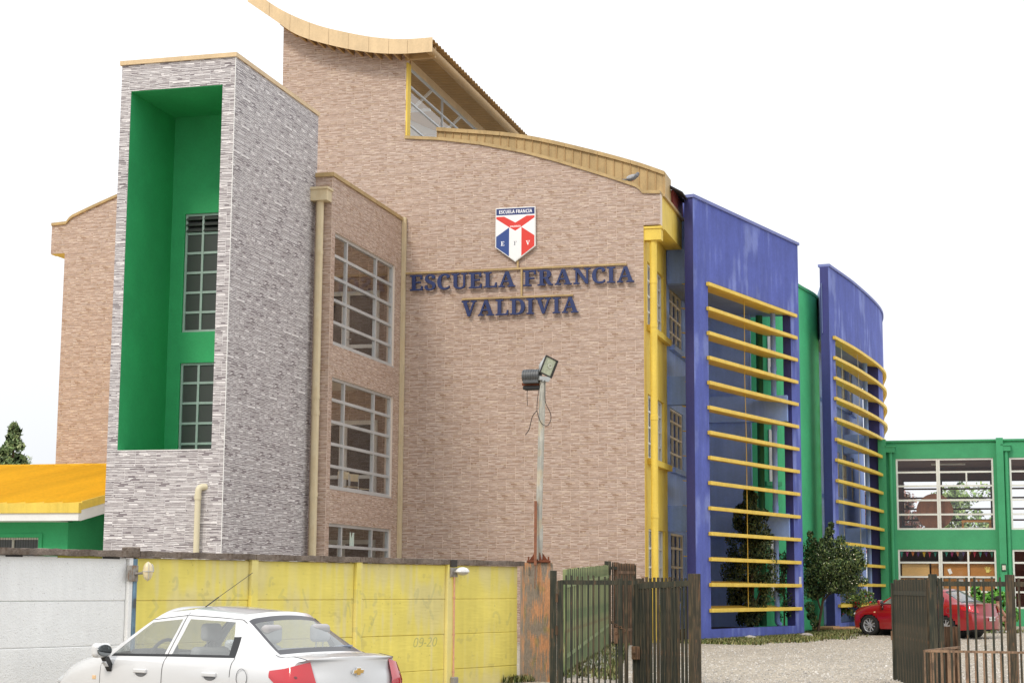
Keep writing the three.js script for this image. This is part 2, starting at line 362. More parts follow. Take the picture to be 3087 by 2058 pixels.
{ // high curved roof: fascia boards, ribbed sheet, beam, glazed side
  const cuts = [-5.88, -6.62, -7.18, -7.78, -8.4, -9.0, -9.6, -10.2, -10.85, -11.55];
  for (let i = 0; i + 1 < cuts.length; i++) {
    const up = [], dn = []; for (let k = 0; k <= 3; k++) { const s = lerp(cuts[i] - 0.004, cuts[i + 1] + 0.004, k / 3); up.push([s, roofTop(s)]); dn.unshift([s, roofBottom(s)]); }
    bpart('fascia_panel', slab([...up, ...dn], 0.58, 0.605), M.gold, school);
  }
  const P = [], idx = [], per = 0.29, ns = 14, rows = []; let nd = 0;
  for (let d = -0.58; d < 11.2; d += per) for (const [o, h] of [[0, 0], [0.07, 0.055], [0.17, 0.055], [0.24, 0]]) rows.push([d + o, h]);
  for (const [d, h] of rows) { for (let k = 0; k <= ns; k++) { const s = lerp(-5.87, -11.55, k / ns); P.push(s, roofTop(s) - 0.09 + h, -d); } nd++; }
  for (let j = 0; j + 1 < nd; j++) for (let k = 0; k < ns; k++) { const a = j * (ns + 1) + k, b = a + ns + 1; idx.push(a, a + 1, b, b, a + 1, b + 1); }
  const top = new THREE.BufferGeometry(); top.setAttribute('position', new THREE.Float32BufferAttribute(P, 3)); top.setIndex(idx);
  const low = top.clone(); low.translate(0, -0.012, 0);
  const g1 = top.toNonIndexed(), g2 = low.toNonIndexed(); g1.computeVertexNormals(); g2.computeVertexNormals();
  bpart('roof_sheet', [g1, g2], M.soffitGold, school);
  bpart('eave_beam', rod([-6.03, 16.45, 0.45], [-6.03, 16.45, -11], 0.12, 14), M.soffitGold, school);
  bpart('end_beam', slab([[-5.95, 16.30], [-6.84, 16.30], [-6.84, 16.62], [-5.95, 16.62]], 0.02, 0.14), M.soffitGold, school);
  for (let k = 0; k < 14; k++) { const s = -6.75 - k * 0.29; if (s > -10.6) bpart('bracket', sbox(s, s + 0.05, roofBottom(s) - 0.02, roofBottom(s) + 0.16, -0.575, 0), M.soffitGold, school); }
  // glazing on both sides of the high roof
  const rail = bpart('clerestory_rail', [sbox(-6.93, -6.81, 16.20, 16.42, 0.31, 11)], M.gold, school);
  glaze(school, PB(-6.85), 0.32, 10.9, 14.0, 16.2, [0.3, 0.64], [0.24, 0.55, 0.76], { mat: M.alu, bw: 0.045, z: -0.05 });
  const farTop = roofTop(-10.6) - 0.14;
  glaze(school, PB(-10.6), 0.32, 10.9, 14.0, farTop, [0.3, 0.64], [0.5], { mat: M.alu, bw: 0.045, z: -0.05 });
  bpart('high_back_wall', [slab([[-6.8, 12], [-10.65, 12], [-10.65, roofTop(-10.65) - 0.1], [-8.6, roofTop(-8.6) - 0.1], [-6.8, roofTop(-6.8) - 0.1]], -11.2, -11.0)], M.roomWall, school);
  for (const d of [2.6, 5.6]) bpart('roof_brace', [rod([-6.9, 16.2, -d], [-8.7, 14.6, -d], 0.05), rod([-8.7, 14.6, -d], [-10.5, 17.2, -d], 0.05), rod([-6.95, 15.6, -d], [-10.5, 15.6, -d], 0.05)], M.whiteFrame, school);
}
{ // golden ribbed screen behind the right parapet
  const topAt = curveAt([[-6.2, 14.56], [-3.7, 14.19], [-1.77, 13.66], [-0.156, 13.12], [0.4, 12.88]]);
  const d = 1.0, w = 0.236;
  for (let k = 0; k < 28; k++) { const s1 = 0.39 - k * w, s0 = s1 - w + 0.02; bpart('screen_panel', slab([[s0, 12.1], [s1, 12.1], [s1, topAt(s1) - 0.095], [s0, topAt(s0) - 0.095]], -d - 0.03, -d), M.goldDull, school); }
  bpart('screen_rib', Array.from({ length: 29 }, (_, k) => { const s = 0.4 - k * w; return slab(rect(s - 0.012, s + 0.012, 12.1, topAt(s - 0.01) - 0.09), -d - 0.03, -d + 0.03); }), M.soffitGold, school);
  for (let k = 0; k < 7; k++) { const pts = []; for (let i = 0; i <= 3; i++) { const s = lerp(0.42 - k * 0.95, 0.42 - (k + 1) * 0.95 + 0.006, i / 3); pts.push([s, topAt(s)]); } const up = pts.map(([s, y]) => [s, y + 0.01]), dn = pts.map(([s, y]) => [s, y - 0.1]).reverse(); bpart('screen_cap', slab([...up, ...dn], -d - 0.4, -d + 0.07), M.goldDull, school); }
  bpart('screen_end', sbox(0.40, 0.44, 12.1, 12.86, 0.98, 1.9), M.goldDull, school);
  bpart('rear_eave', [slab([[0.42, 12.62], [0.8, 12.42], [0.8, 12.46], [0.42, 12.68]], -3.6, -1.7)], M.dark, school);
  bpart('rear_gable', [sbox(0.0, 0.5, 12.13, 12.58, 1.95, 3.6)], M.redBrown, school);
}
{ // right-hand side walls: a yellow bay, then light blue set behind the blue screen
  const holesY = [[0.55, 3.1, 8.55, 10.3], [0.55, 3.1, 4.93, 6.66], [0.55, 3.1, 1.0, 3.03]];
  const toHole = (h) => rect(h[0], h[1], h[2], h[3]).map((p) => p);
  const side = bpart('side_wall', slab(rect(0.31, 3.6, 0, 12.0), -0.25, -0.002, holesY.map(toHole)).applyMatrix4(PB(0)), M.yellow, school);
  for (const h of holesY) {
    glaze(school, PB(0), h[0], h[1], h[2], h[3], [0.2, 0.4, 0.6, 0.8], [0.25, 0.5, 0.75], { mat: M.whiteFrame, bw: 0.05, z: -0.14 });
    bpart('window_sill', sbox(0.0, 0.14, h[2] - 0.18, h[2] - 0.02, h[0] - 0.1, h[1] + 0.5), M.yellow, school);
  }
  bpart('corner_strip', sbox(-0.001, 0.012, 0, 11.18, 0.012, 0.31), M.yellow, school);
  const holesB = [[4.2, 6.55, 8.5, 10.22], [4.2, 6.55, 4.93, 6.66], [4.2, 6.55, 1.0, 3.03]];
  bpart('side_wall', slab(rect(3.6, 9.6, 0, 12.0), -0.25, -0.02, holesB.map(toHole)).applyMatrix4(PB(0)), M.lightBlue, school);
  for (const h of holesB) {
    glaze(school, PB(0), h[0], h[1], h[2], h[3], [1 / 3, 2 / 3], [0.25, 0.52, 0.79], { mat: M.creamFrame, bw: 0.06, z: -0.13 });
    bpart('window_sill', sbox(-0.02, 0.14, h[2] - 0.17, h[2] - 0.02, h[0] - 0.1, h[1] + 0.6), M.lightBlue, school);
  }
  // back of the recess, and the beams that tie the wall to the screen
  bpart('recess_wall', sbox(-0.25, 1.66, 0, 10.2, 9.6, 9.85), M.lightBlue, school);
  for (const [y0, y1] of [[6.68, 7.5], [3.05, 3.78]]) {
    bpart('tie_beam', sbox(-0.019, 0.72, y0, y1, 3.7, 4.05), M.lightBlue, school);
    bpart('tie_beam', sbox(-0.019, 2.85, y0, y1, 9.25, 9.598), M.lightBlue, school);
  }
  bpart('recess_roof', slab([[0.0, 3.7], [0.7, 3.7], [3.05, 10.3], [-0.2, 10.3]], 10.22, 12.12).rotateX(-Math.PI / 2).translate(0, 0, 0), M.lightBlue, school);
  bpart('recess_soffit', slab([[0.0, 3.72], [0.69, 3.72], [3.0, 10.2], [-0.0, 10.2]], 10.17, 10.219).rotateX(-Math.PI / 2), M.paleGrey, school);
  bpart('blue_parapet', sbox(0.14, 0.7, 12.12, 12.72, 3.85, 4.1), M.blue, school);
  // rest of the shell, floors and rooms behind the windows
  bpart('shell', [sbox(mir(0), mir(0) + 0.25, 0, 12, 0.31, 24), sbox(mir(0), -0.3, 0, 12, 24, 24.25), sbox(-0.27, -0.02, 0, 12, 9.9, 24)], M.roomWall, school);
  bpart('low_roof', [sbox(mir(0) + 0.26, -6.86, 11.8, 11.98, 0.31, 24), sbox(-6.86, -0.26, 11.8, 11.98, 0.31, 24)], M.slabGrey, school);
  bpart('floor_slab', [0.02, 3.62, 7.25].map((y) => sbox(mir(0) + 0.26, -0.26, y, y + 0.2, 0.31, 23.9)), M.roomFloor, school);
  bpart('room_wall', [0.25, 3.85, 7.5].map((y) => sbox(-5.2, -5.05, y, y + 3.3, 0.32, 23.9)), M.roomWall, school);
}
function downpipe(parent, s, d, yTop, yBot, r, mat, { hopper = [0.24, 0.17, 0.36], clips = [], round = true, isBlock = true } = {}) {
  const z = -d, g = [round ? rod([s, yTop, z], [s, yBot, z], r, 16) : box(s - r, s + r, yBot, yTop, z - r, z + r)];
  for (const y of clips) g.push(round ? rod([s, y, z], [s, y + 0.12, z], r * 1.1, 16) : box(s - r * 1.1, s + r * 1.1, y, y + 0.05, z - r * 1.1, z + r * 1.1));
  const p = (isBlock ? bpart : part)('downpipe', g, mat, parent);
  if (hopper) { const [hw, hd, hh] = hopper; part('hopper', [box(s - hw, s + hw, yTop, yTop + hh, z - hd, z + hd), box(s - hw - 0.03, s + hw + 0.03, yTop + hh - 0.05, yTop + hh + 0.01, z - hd - 0.03, z + hd + 0.03)], mat, p); }
  return p;
}
downpipe(school, 0.235, 0.18, 10.78, 0.1, 0.098, M.yellow, { hopper: [0.24, 0.15, 0.36], clips: [8.4, 5.9, 3.3, 9.6] });
downpipe(school, -6.80, -0.1, 11.72, 0.1, 0.055, M.cream, { hopper: null, clips: [9.0, 5.3, 2.6], round: false });
downpipe(school, 1.98, 9.45, 10.1, 0.3, 0.11, paint([30, 96, 58], { v: 0.05 }), { hopper: null });

// ---------------------------------------------------------------- glazed link between the stair tower and the main block
const link = block('glazed_link', 'brown tiled link block with tall grid windows between the grey tower and main wall', 'building', -8.73, -2.7);
{
  const s1 = -6.87, s0 = mir(-6.87), d0 = -5.54, top = 11.62;
  const holes = [[-5.31, -0.64, 7.43, 10.25], [-5.31, -0.64, 3.85, 6.6], [-5.31, -0.64, 0.2, 2.99]];
  const sideW = bpart('side_wall', slab(rect(d0, -0.012, 0, top), -0.22, 0.003, holes.map((h) => rect(...h))).applyMatrix4(PB(s1)), M.groutBrown, link);
  layTiles({ parent: sideW, outline: rect(d0 + 0.004, -0.014, 0, top), holes, matrix: PB(s1), a0: d0, y0: 0.1, tw: 0.51, th: 0.309, mat: M.brownTile, most: 190, rank: (a, y) => a + (y < 1.9 ? 50 : 0) });
  const front = bpart('front_wall', [sbox(s0 + 0.01, s1 - 0.001, 0, top, d0 - 0.003, d0 + 0.2)], M.groutBrown, link);
  layTiles({ parent: front, outline: rect(s0, s1 - 0.002, 0, top), matrix: PA(d0), a0: s1, y0: 0.1, tw: 0.51, th: 0.309, mat: M.brownTile, most: 30, rank: (a, y) => -a * 9 + (y < 1.9 ? 50 : 0) });
  bpart('far_wall', slab(rect(d0 + 0.2, -0.012, 0, top), 0, 0.22, holes.map((h) => rect(...h))).applyMatrix4(PB(s0)), M.roomWall, link);
  for (const h of holes) {
    glaze(link, PB(s1), h[0], h[1], h[2], h[3], [0.227, 0.71], h[2] > 1 ? [0.2, 0.4, 0.6, 0.8] : [0.6, 0.8], { mat: M.alu, bw: 0.075, z: -0.14, dep: 0.09 });
    glaze(link, PB(s0), h[0], h[1], h[2], h[3], [0.227, 0.71], [0.2, 0.4, 0.6, 0.8], { mat: M.alu, bw: 0.075, z: 0.06 });
    bpart('window_sill', sbox(s1 - 0.12, s1 + 0.012, h[2] - 0.03, h[2] - 0.001, h[0], h[1]), M.alu, link);
  }
  bpart('roof_slab', sbox(s0 + 0.22, s1 - 0.22, top - 0.25, top - 0.02, d0 + 0.2, -0.02), M.slabGrey, link);
  bpart('floor_slab', [0.0, 3.3, 6.95].map((y) => sbox(s0 + 0.23, s1 - 0.23, y, y + 0.3, d0 + 0.2, -0.02)), M.roomFloor, link);
  bpart('ceiling', [3.22, 6.87, 11.3].map((y) => sbox(s0 + 0.23, s1 - 0.23, y, y + 0.07, d0 + 0.2, -0.02)), M.roomWall, link);
  bpart('parapet_cap', [sbox(s1 - 0.25, s1 + 0.05, top, top + 0.1, d0 - 0.06, -0.07)], M.goldDull, link);
  bpart('parapet_cap', [sbox(s0 - 0.05, s1 - 0.25, top, top + 0.1, d0 - 0.06, d0 + 0.2)], M.goldDull, link);
  for (const y of [0.3, 3.6, 7.25]) { // pale glazed doors into the main block
    const a = -9.6, b = -7.5, z = 0.06, g = [box(a, b, y + 2.3, y + 2.42, z, z + 0.06)];
    for (const x of [a, (a + b) / 2 - 0.06, (a + b) / 2 + 0.06, b - 0.1]) g.push(box(x, x + 0.1, y, y + 2.3, z, z + 0.06));
    g.push(box(a + 0.1, b - 0.1, y + 0.8, y + 0.9, z, z + 0.055), box(a + 0.1, b - 0.1, y, y + 0.14, z, z + 0.055));
    const dr = bpart('door', g, M.whiteFrame, link); part('handle', rod([-8.45, y + 1.05, z + 0.12], [-8.3, y + 1.05, z + 0.12], 0.018), M.alu, dr);
    part('pane', box(a + 0.1, b - 0.1, y + 0.14, y + 2.3, z - 0.03, z - 0.025), M.dark, dr);
  }
  { // one sheet of paper behind a pane
    bpart('paper_notice', slab([[0.55, 2.52], [0.87, 2.52], [0.87, 2.94], [0.76, 2.94], [0.70, 2.78], [0.62, 2.94], [0.55, 2.94]].map(([x, y]) => [x * 1 - 3.95, y - 0.12]), -0.16, -0.155).applyMatrix4(PB(s1)), paint([206, 226, 214], { v: 0.03 }), link);
  }
  downpipe(link, -7.12, -5.72, 10.95, 0.05, 0.095, M.cream, { hopper: [0.24, 0.17, 0.33], clips: [9.6, 6.0, 5.6, 3.6] });
}
{ // stacked pale chairs left in the link
  for (const [s, d, y] of [[-7.5, -2.3, 3.6], [-7.55, -1.3, 3.6]]) {
    const [x, , z] = place(s, d), ch = thing('school_chair', d < -2 ? 'pale wooden school chair behind the middle grid window, nearer the tower' : 'pale wooden school chair behind the middle grid window, nearer the main wall', 'chair', [x, y, z], rr(0, 3), 'chairs in the glazed link');
    part('seat', rbox(-0.2, 0.2, 0.43, 0.45, -0.2, 0.2, 0.008), M.cream, ch); part('backrest', rbox(-0.2, 0.2, 0.65, 0.85, -0.21, -0.19, 0.008), M.cream, ch);
    for (const [a, b] of [[-1, -1], [1, -1], [-1, 1], [1, 1]]) part('leg', rod([a * 0.19, 0, b * 0.19], [a * 0.18, b < 0 ? 0.8 : 0.43, b * 0.19], 0.012), M.alu, ch);
  }
}

// ---------------------------------------------------------------- grey stair tower
const tower = block('stair_tower', 'tall tower clad in grey and white strip tiles with a deep green window recess', 'tower', -8.73, -8);
{
  const s0 = -10.135, s1 = -7.325, d0 = -10.53, d1 = -5.48, top = 13.22, op = [-9.885, -7.62, 4.4, 12.6], back = -8.27;
  const front = bpart('front_wall', slab(rect(s0, s1, 0, top), -0.24, 0.003, [rect(...op)]).translate(0, 0, -d0), M.groutGrey, tower);
  layTiles({ parent: front, outline: rect(s0 + 0.001, s1 + 0.009, 0, top), holes: [op], matrix: PA(d0), a0: s0 + 0.2, y0: 0.06, tw: 0.5, th: 0.331, mat: M.greyTile, most: 110, rank: (a, y) => (y < 2 ? 50 : -y) });
  const side = bpart('side_wall', slab(rect(d0 + 0.24, d1, 0, top), -0.24, 0.003).applyMatrix4(PB(s1)), M.groutGrey, tower);
  layTiles({ parent: side, outline: rect(d0, d1, 0, top), matrix: PB(s1), a0: d0 + 0.1, y0: 0.06, tw: 0.5, th: 0.331, mat: M.greyTile, most: 190, rank: (a, y) => a + (y < 2 ? 50 : 0) });
  bpart('corner_trim', sbox(s1 + 0.001, s1 + 0.014, 0, top, d0 - 0.014, d0 - 0.001), M.white, tower);
  const shell = bpart('shell', [sbox(s0, s0 + 0.24, 0, top, d0 + 0.24, d1), sbox(s0 + 0.24, s1 - 0.24, 0, top, d1 - 0.2, d1), sbox(s0 + 0.24, s1 - 0.24, top - 0.3, top - 0.05, d0 + 0.24, d1 - 0.2)], M.groutGrey, tower);
  bpart('parapet_cap', [sbox(s0 - 0.04, s1 + 0.04, top, top + 0.1, d0 - 0.05, d0 + 0.26)], M.gold, tower);
  bpart('parapet_cap', [sbox(s1 - 0.22, s1 + 0.04, top, top + 0.1, d0 + 0.265, d1 + 0.04)], M.gold, tower);
  bpart('opening_sill', sbox(op[0], op[1], 4.385, 4.402, d0 - 0.012, d0 + 0.3), M.white, tower);
  const wins = [[-9.54, -8.64, 7.36, 10.21], [-9.54, -8.64, 3.78, 6.63]];
  bpart('recess_lining', [sbox(s0 + 0.241, op[0], 3.6, 12.8, d0 + 0.242, back)], M.green, tower);
  bpart('recess_lining', [sbox(op[1], s1 - 0.241, 3.6, 12.8, d0 + 0.242, back)], M.green, tower);
  bpart('recess_lining', slab(rect(op[0] - 0.005, op[1] + 0.01, 3.6, 12.8), -back - 0.15, -back, wins.map((w) => rect(...w))), M.green, tower);
  bpart('recess_ceiling', sbox(op[0], op[1], 12.585, 12.8, d0 + 0.012, back), M.green, tower);
  bpart('recess_floor', sbox(op[0], op[1], 3.4, 3.6, d0 + 0.242, back), M.green, tower);
  bpart('opening_reveal', [sbox(op[0] - 0.012, op[0] + 0.002, 4.41, 12.59, d0 + 0.004, d0 + 0.242), sbox(op[1] - 0.002, op[1] + 0.012, 4.41, 12.59, d0 + 0.004, d0 + 0.242)], M.green, tower);
  for (const w of wins) glaze(tower, PA(back), ...w, [0.5], [1 / 6, 2 / 6, 3 / 6, 4 / 6, 5 / 6], { mat: M.paleAlu, glass: M.greyGlass, bw: 0.055, z: -0.12, lou: w[2] > 7 ? 3 : 0 });
  const pipe = bpart('vent_pipe', [rod([-7.85, 0.1, -d0 + 0.12], [-7.85, 3.42, -d0 + 0.12], 0.066, 14), rod([-7.85, 3.3, -d0 + 0.12], [-7.85, 3.4, -d0 + 0.12], 0.078, 14), tube([[-7.85, 3.4, -d0 + 0.12], [-7.84, 3.52, -d0 + 0.11], [-7.8, 3.57, -d0 + 0.07], [-7.72, 3.58, -d0 - 0.02]], 0.07, 14)], paint([212, 202, 172], { v: 0.04, rough: 0.5 }), tower);
}

// ---------------------------------------------------------------- low annexe with the yellow roof
const annexe = block('low_annexe', 'low green annexe under a yellow ribbed metal roof beside the grey tower', 'building', -18, -4);
{
  const sr = -12.13, sl = -26, de = -8.0, ye = 3.36, yr = 4.83, slope = (yr - ye) / 8, w = 1.15;
  const yAt = (d) => ye + 0.03 + (d - de) * slope;
  for (let k = 0; k < 12; k++) { // roof sheets side by side
    const g = sbox(sr - (k + 1) * w + 0.002, sr - k * w, -0.012, 0, de, -0.1), p = g.attributes.position;
    for (let i = 0; i < p.count; i++) p.setY(i, p.getY(i) + yAt(-p.getZ(i)));
    g.computeVertexNormals(); bpart('roof_sheet', g, M.yellowRoof, annexe);
  }
  for (let c = de - 0.745 * 14; c < -0.2; c += 0.37) { // ribs cross the slope at an angle, rising to the right
    const at = (s) => c + 0.745 * (s - (sr - 14)); let s0 = sr - 13.8, s1 = sr - 0.01;
    if (at(s0) < de) s0 = sr - 14 + (de - c) / 0.745; if (at(s1) > -0.12) s1 = sr - 14 + (-0.12 - c) / 0.745;
    if (s1 - s0 > 0.3) bpart('roof_rib', bar([s0, yAt(at(s0)) + 0.026, -at(s0)], [s1, yAt(at(s1)) + 0.026, -at(s1)], 0.06, 0.055), M.yellowRoof, annexe);
  }
  { const g = sbox(-12.1, -10.15, -0.03, 0.0, -6.6, -0.15), p = g.attributes.position; for (let i = 0; i < p.count; i++) p.setY(i, p.getY(i) + yAt(-p.getZ(i)) - 0.3); g.computeVertexNormals(); bpart('passage_roof', g, M.soffitGold, annexe); }
  bpart('ridge_flashing', [sbox(-26, -10.2, yr - 0.02, yr + 0.09, -0.12, -0.015)], M.yellowRoof, annexe);
  bpart('gutter', [sbox(sl, sr + 0.02, 3.14, 3.38, de - 0.14, de - 0.001)], M.yellow, annexe);
  bpart('eave_board', [sbox(sl, sr, 2.96, 3.138, de - 0.10, de + 0.05)], M.white, annexe);
  bpart('eave_soffit', [sbox(sl, -12.8, 2.95, 2.97, de + 0.051, de + 0.62)], M.white, annexe);
  const slant = (y0, y1, s0, s1) => { const g = slab([[de, ye + y0], [-0.2, yr + y0], [-0.2, yr + y1], [de, ye + y1]], s0, s1); g.applyMatrix4(PB(0)); return g; };
  bpart('barge_trim', slant(-0.14, 0.06, sr + 0.001, sr + 0.03), M.yellow, annexe);
  bpart('barge_board', slant(-0.4, -0.142, sr - 0.03, sr + 0.012), M.white, annexe);
  const wd = [-15.4, -13.56, 1.3, 2.58];
  bpart('front_wall', slab(rect(sl, -12.78, 0, 2.95), 7.2, 7.4, [rect(...wd)]), M.green, annexe);
  bpart('side_wall', slab([[-7.2, 0], [-0.3, 0], [-0.3, 4.5], [-7.2, 3.2]], -0.2, 0).applyMatrix4(PB(-12.78)), M.green, annexe);
  bpart('window_surround', [box(wd[0] - 0.1, wd[1] + 0.1, wd[3], wd[3] + 0.09, 7.401, 7.43), box(wd[1], wd[1] + 0.1, wd[2], wd[3] - 0.001, 7.401, 7.43)], M.green, annexe);
  glaze(annexe, PA(-7.4), ...wd, [0.6], [], { mat: M.creamFrame, glass: M.greyGlass, bw: 0.05, z: -0.12 });
  bpart('window_mesh', Array.from({ length: 26 }, (_, k) => box(wd[0] + 0.07 * k, wd[0] + 0.07 * k + 0.006, wd[2], wd[3], 7.37, 7.376)), M.dark, annexe);
  bpart('rear_wall', [sbox(sl, sl + 0.2, 0, 2.95, -7.2, -0.3), sbox(sl, -13, 0, 4.6, -0.3, -0.1)], M.green, annexe);
}

// ================================================================ blue sun screens with yellow slats
{ // straight screen nearest the street
  const scr = thing('sun_screen', 'straight blue sun screen frame with yellow slats beside the brown tiled wall', 'screen', [5.128, 0, -47.606], R(90 - 31.08), 'blue sun screens');
  const Lw = 8.0, top = 12.48;
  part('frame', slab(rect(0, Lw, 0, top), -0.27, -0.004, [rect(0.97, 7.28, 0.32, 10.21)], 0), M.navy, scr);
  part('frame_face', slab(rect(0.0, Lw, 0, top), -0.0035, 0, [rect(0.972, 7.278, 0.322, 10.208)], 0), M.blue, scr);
  for (let k = 0; k < 5; k++) part('frame_cap', box(-0.04 + k * 1.62, -0.04 + (k + 1) * 1.62 - (k === 4 ? 0.02 : 0.006), top, top + 0.09, -0.32, 0.05), paint([124, 132, 186], { v: 0.06 }), scr);
  for (let k = 0; k < 14; k++) { const y = 10.05 - k * 0.7125; // each slat: a lip outside, a tilted board inside
    const b = box(0.985, 7.27, -0.012, 0.012, -0.85, 0.05); b.rotateX(0.115).translate(0, y + 0.052, 0);
    part('slat', [b, rbox(0.82, 7.6, y, y + 0.105, 0.012, 0.11, 0.008, 1)], M.yellowSlat, scr); }
  part('hanging_wire', tube([[4.05, 10.2, -0.2], [4.06, 8.6, -0.21], [4.01, 7.9, -0.2], [4.07, 6, -0.2], [4.07, 0.9, -0.2]], 0.012, 5), M.yellowSlat, scr);
  part('notice', box(7.62, 7.8, 1.55, 1.83, 0.001, 0.012), paint([214, 210, 204], { v: 0.15, metres: 0.3, bump: 0 }), scr);
  part('rain_pipe', [rod([7.02, 0.45, -0.5], [7.02, 10.15, -0.5], 0.085, 12), ...[3.9, 6.4, 8.3].map((y) => rod([7.02, y, -0.5], [7.02, y + 0.14, -0.5], 0.1, 12)), tube([[7.02, 0.5, -0.5], [7.03, 0.42, -0.49], [7.1, 0.33, -0.44]], 0.085, 10)], M.lightBlue, scr);
  part('planter_bed', box(0.4, 7.6, 0.02, 0.26, -2.2, -0.275), paint([70, 58, 46], { v: 0.2, rough: 1 }), scr);
}
// sweep a wall or slat along a plan line [X, depth]; offsets to the right of the line are positive
function along(pts, n) { const c = new THREE.CatmullRomCurve3(pts.map((p) => new THREE.Vector3(p[0], 0, -p[1])), false, 'centripetal'); return Array.from({ length: n + 1 }, (_, i) => { const t = i / n, p = c.getPointAt(t), d = c.getTangentAt(t); return { p, nrm: new THREE.Vector3(-d.z, 0, d.x).normalize(), len: t * c.getLength() }; }); }
function swept(path, y0, y1, o0, o1, { dy0 = 0, i0 = 0, i1 = path.length - 1 } = {}) { // dy0: lift of the o0 edge
  const P = [], idx = []; const q = path.slice(i0, i1 + 1);
  for (const { p, nrm } of q) for (const [o, y, l] of [[o1, y0, 0], [o1, y1, 0], [o0, y1, dy0], [o0, y0, dy0]]) P.push(p.x + nrm.x * o, y + l, p.z + nrm.z * o);
  for (let i = 0; i + 1 < q.length; i++) for (let k = 0; k < 4; k++) { const a = i * 4 + k, b = i * 4 + (k + 1) % 4; idx.push(a, a + 4, b, b, a + 4, b + 4); }
  const e = (q.length - 1) * 4; idx.push(0, 1, 2, 0, 2, 3, e, e + 2, e + 1, e, e + 3, e + 2);
  const g = new THREE.BufferGeometry(); g.setAttribute('position', new THREE.Float32BufferAttribute(P, 3)); g.setIndex(idx);
  const f = g.toNonIndexed(); f.computeVertexNormals(); return f;
}
{ // curved screen farther back
  const o = new THREE.Vector3(10.91, 0, -58.04);
  const scr = thing('sun_screen', 'curved blue sun screen frame with yellow slats next to the green classroom wing', 'screen', o.toArray(), 0, 'blue sun screens');
  const path = along([[10.91, 58.04], [12.70, 62.08], [14.95, 68.2], [15.72, 72.2], [16.3, 75.09]], 44), L = path[44].len;
  const at = (len) => Math.round(len / L * 44), add = (n, g, m) => { const f = Array.isArray(g) ? join(g) : g; f.translate(-o.x, 0, -o.z); return part(n, f, m, scr); };
  const a = at(0.9), pr = path.findIndex((q) => q.p.z < -66.1), pr2 = path.findIndex((q) => q.p.z < -67.6);
  const fr = (o0, o1) => [swept(path, 10.15, 12.48, o0, o1), swept(path, 0, 10.149, o0, o1, { i1: a }), swept(path, 0, 10.149, o0 < -0.1 ? -0.45 : o0, o1, { i0: pr, i1: pr2 }), swept(path, 7.4, 10.149, o0, o1, { i0: 42 }), swept(path, 0, 0.32, o0, o1, { i0: a, i1: pr })];
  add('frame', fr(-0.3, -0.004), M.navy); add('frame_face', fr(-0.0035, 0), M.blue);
  add('frame_cap', swept(path, 12.481, 12.57, -0.36, 0.05), paint([124, 132, 186], { v: 0.06 }));
  for (let k = 0; k < 14; k++) { const y = 10.0 - k * 0.705, last = y > 7.5 ? 43 : pr2 - 1;
    add('slat', [swept(path, y + 0.04, y + 0.066, -0.5, 0.05, { i0: a + 2, i1: y > 7.5 ? 42 : pr, dy0: 0.075 }), swept(path, y, y + 0.105, 0.012, 0.11, { i0: Math.max(0, a - 1), i1: last })], M.yellowSlat); }
  for (const l of [2.6, 5.2]) { const q = path[at(l)].p; add('hanging_wire', tube([[q.x - 0.2, 10.15, q.z + 0.05], [q.x - 0.16, 8.3, q.z + 0.05], [q.x - 0.22, 7.6, q.z], [q.x - 0.2, 0.6, q.z]], 0.012, 5), M.creamFrame); }
  const pp = path[pr - 2].p; add('rain_pipe', rod([pp.x - 0.4, 0.2, pp.z], [pp.x - 0.4, 10.1, pp.z], 0.09, 12), M.lightBlue);
  // wall, soffit and beams behind it
  const wl = along([[11.2, 62.4], [12.4, 65.2], [13.7, 68.6], [15.4, 74.5]], 40), rows = [[8.5, 10.1], [4.93, 6.66], [1.0, 3.03]];
  const spans = [[3, 7], [9, 12], [14, 17], [20, 23]], y = [0, 1.0, 3.03, 4.93, 6.66, 8.5, 10.1];
  const solid = [];
  for (let r = 0; r < y.length; r += 2) solid.push(swept(wl, y[r], y[r + 1] ?? 12.2, -0.25, 0));
  for (const [y0, y1] of rows) { let i = 0; for (const [p, q] of spans) { solid.push(swept(wl, y0, y1, -0.25, 0, { i0: i, i1: p })); i = q; } solid.push(swept(wl, y0, y1, -0.25, 0, { i0: i, i1: 40 })); }
  add('inner_wall', solid, M.lightBlue);
  for (const [y0, y1] of rows) for (const [p, q] of spans) {
    const A = wl[p].p, B = wl[q].p, len = A.distanceTo(B), m = new THREE.Matrix4().makeBasis(B.clone().sub(A).normalize(), new THREE.Vector3(0, 1, 0), new THREE.Vector3().crossVectors(B.clone().sub(A).normalize(), new THREE.Vector3(0, 1, 0))).setPosition(A.clone().sub(o));
    glaze(scr, m, 0, len, y0, y1, [0.33, 0.66], [0.25, 0.5, 0.75], { mat: M.creamFrame, bw: 0.05, z: -0.12, isBlock: false });
    add('window_sill', swept(wl, y0 - 0.16, y0 - 0.02, -0.02, 0.13, { i0: Math.max(0, p - 1), i1: q + 1 }), M.lightBlue);
  }
  const cover = (y0, y1) => { const s = [...wl.map((w) => [w.p.x, w.p.z]), ...path.slice(0, 42).reverse().map((w) => [w.p.x - 0.25, w.p.z])].map(([x, z]) => [x, -z]); return slab(s, y0, y1).rotateX(-Math.PI / 2); };
  add('recess_roof', cover(10.16, 11.9), M.paleGrey);
  for (const [y0, y1] of [[6.68, 7.4], [3.05, 3.78]]) add('tie_beam', box(12.95, 13.9, y0, y1, -66.75, -66.45), M.lightBlue);
  const inside = (y0, y1) => slab([...wl.map((w) => [w.p.x - 0.3, -w.p.z]), [9.6, 74.5], [9.6, 62.6]], y0, y1).rotateX(-Math.PI / 2);
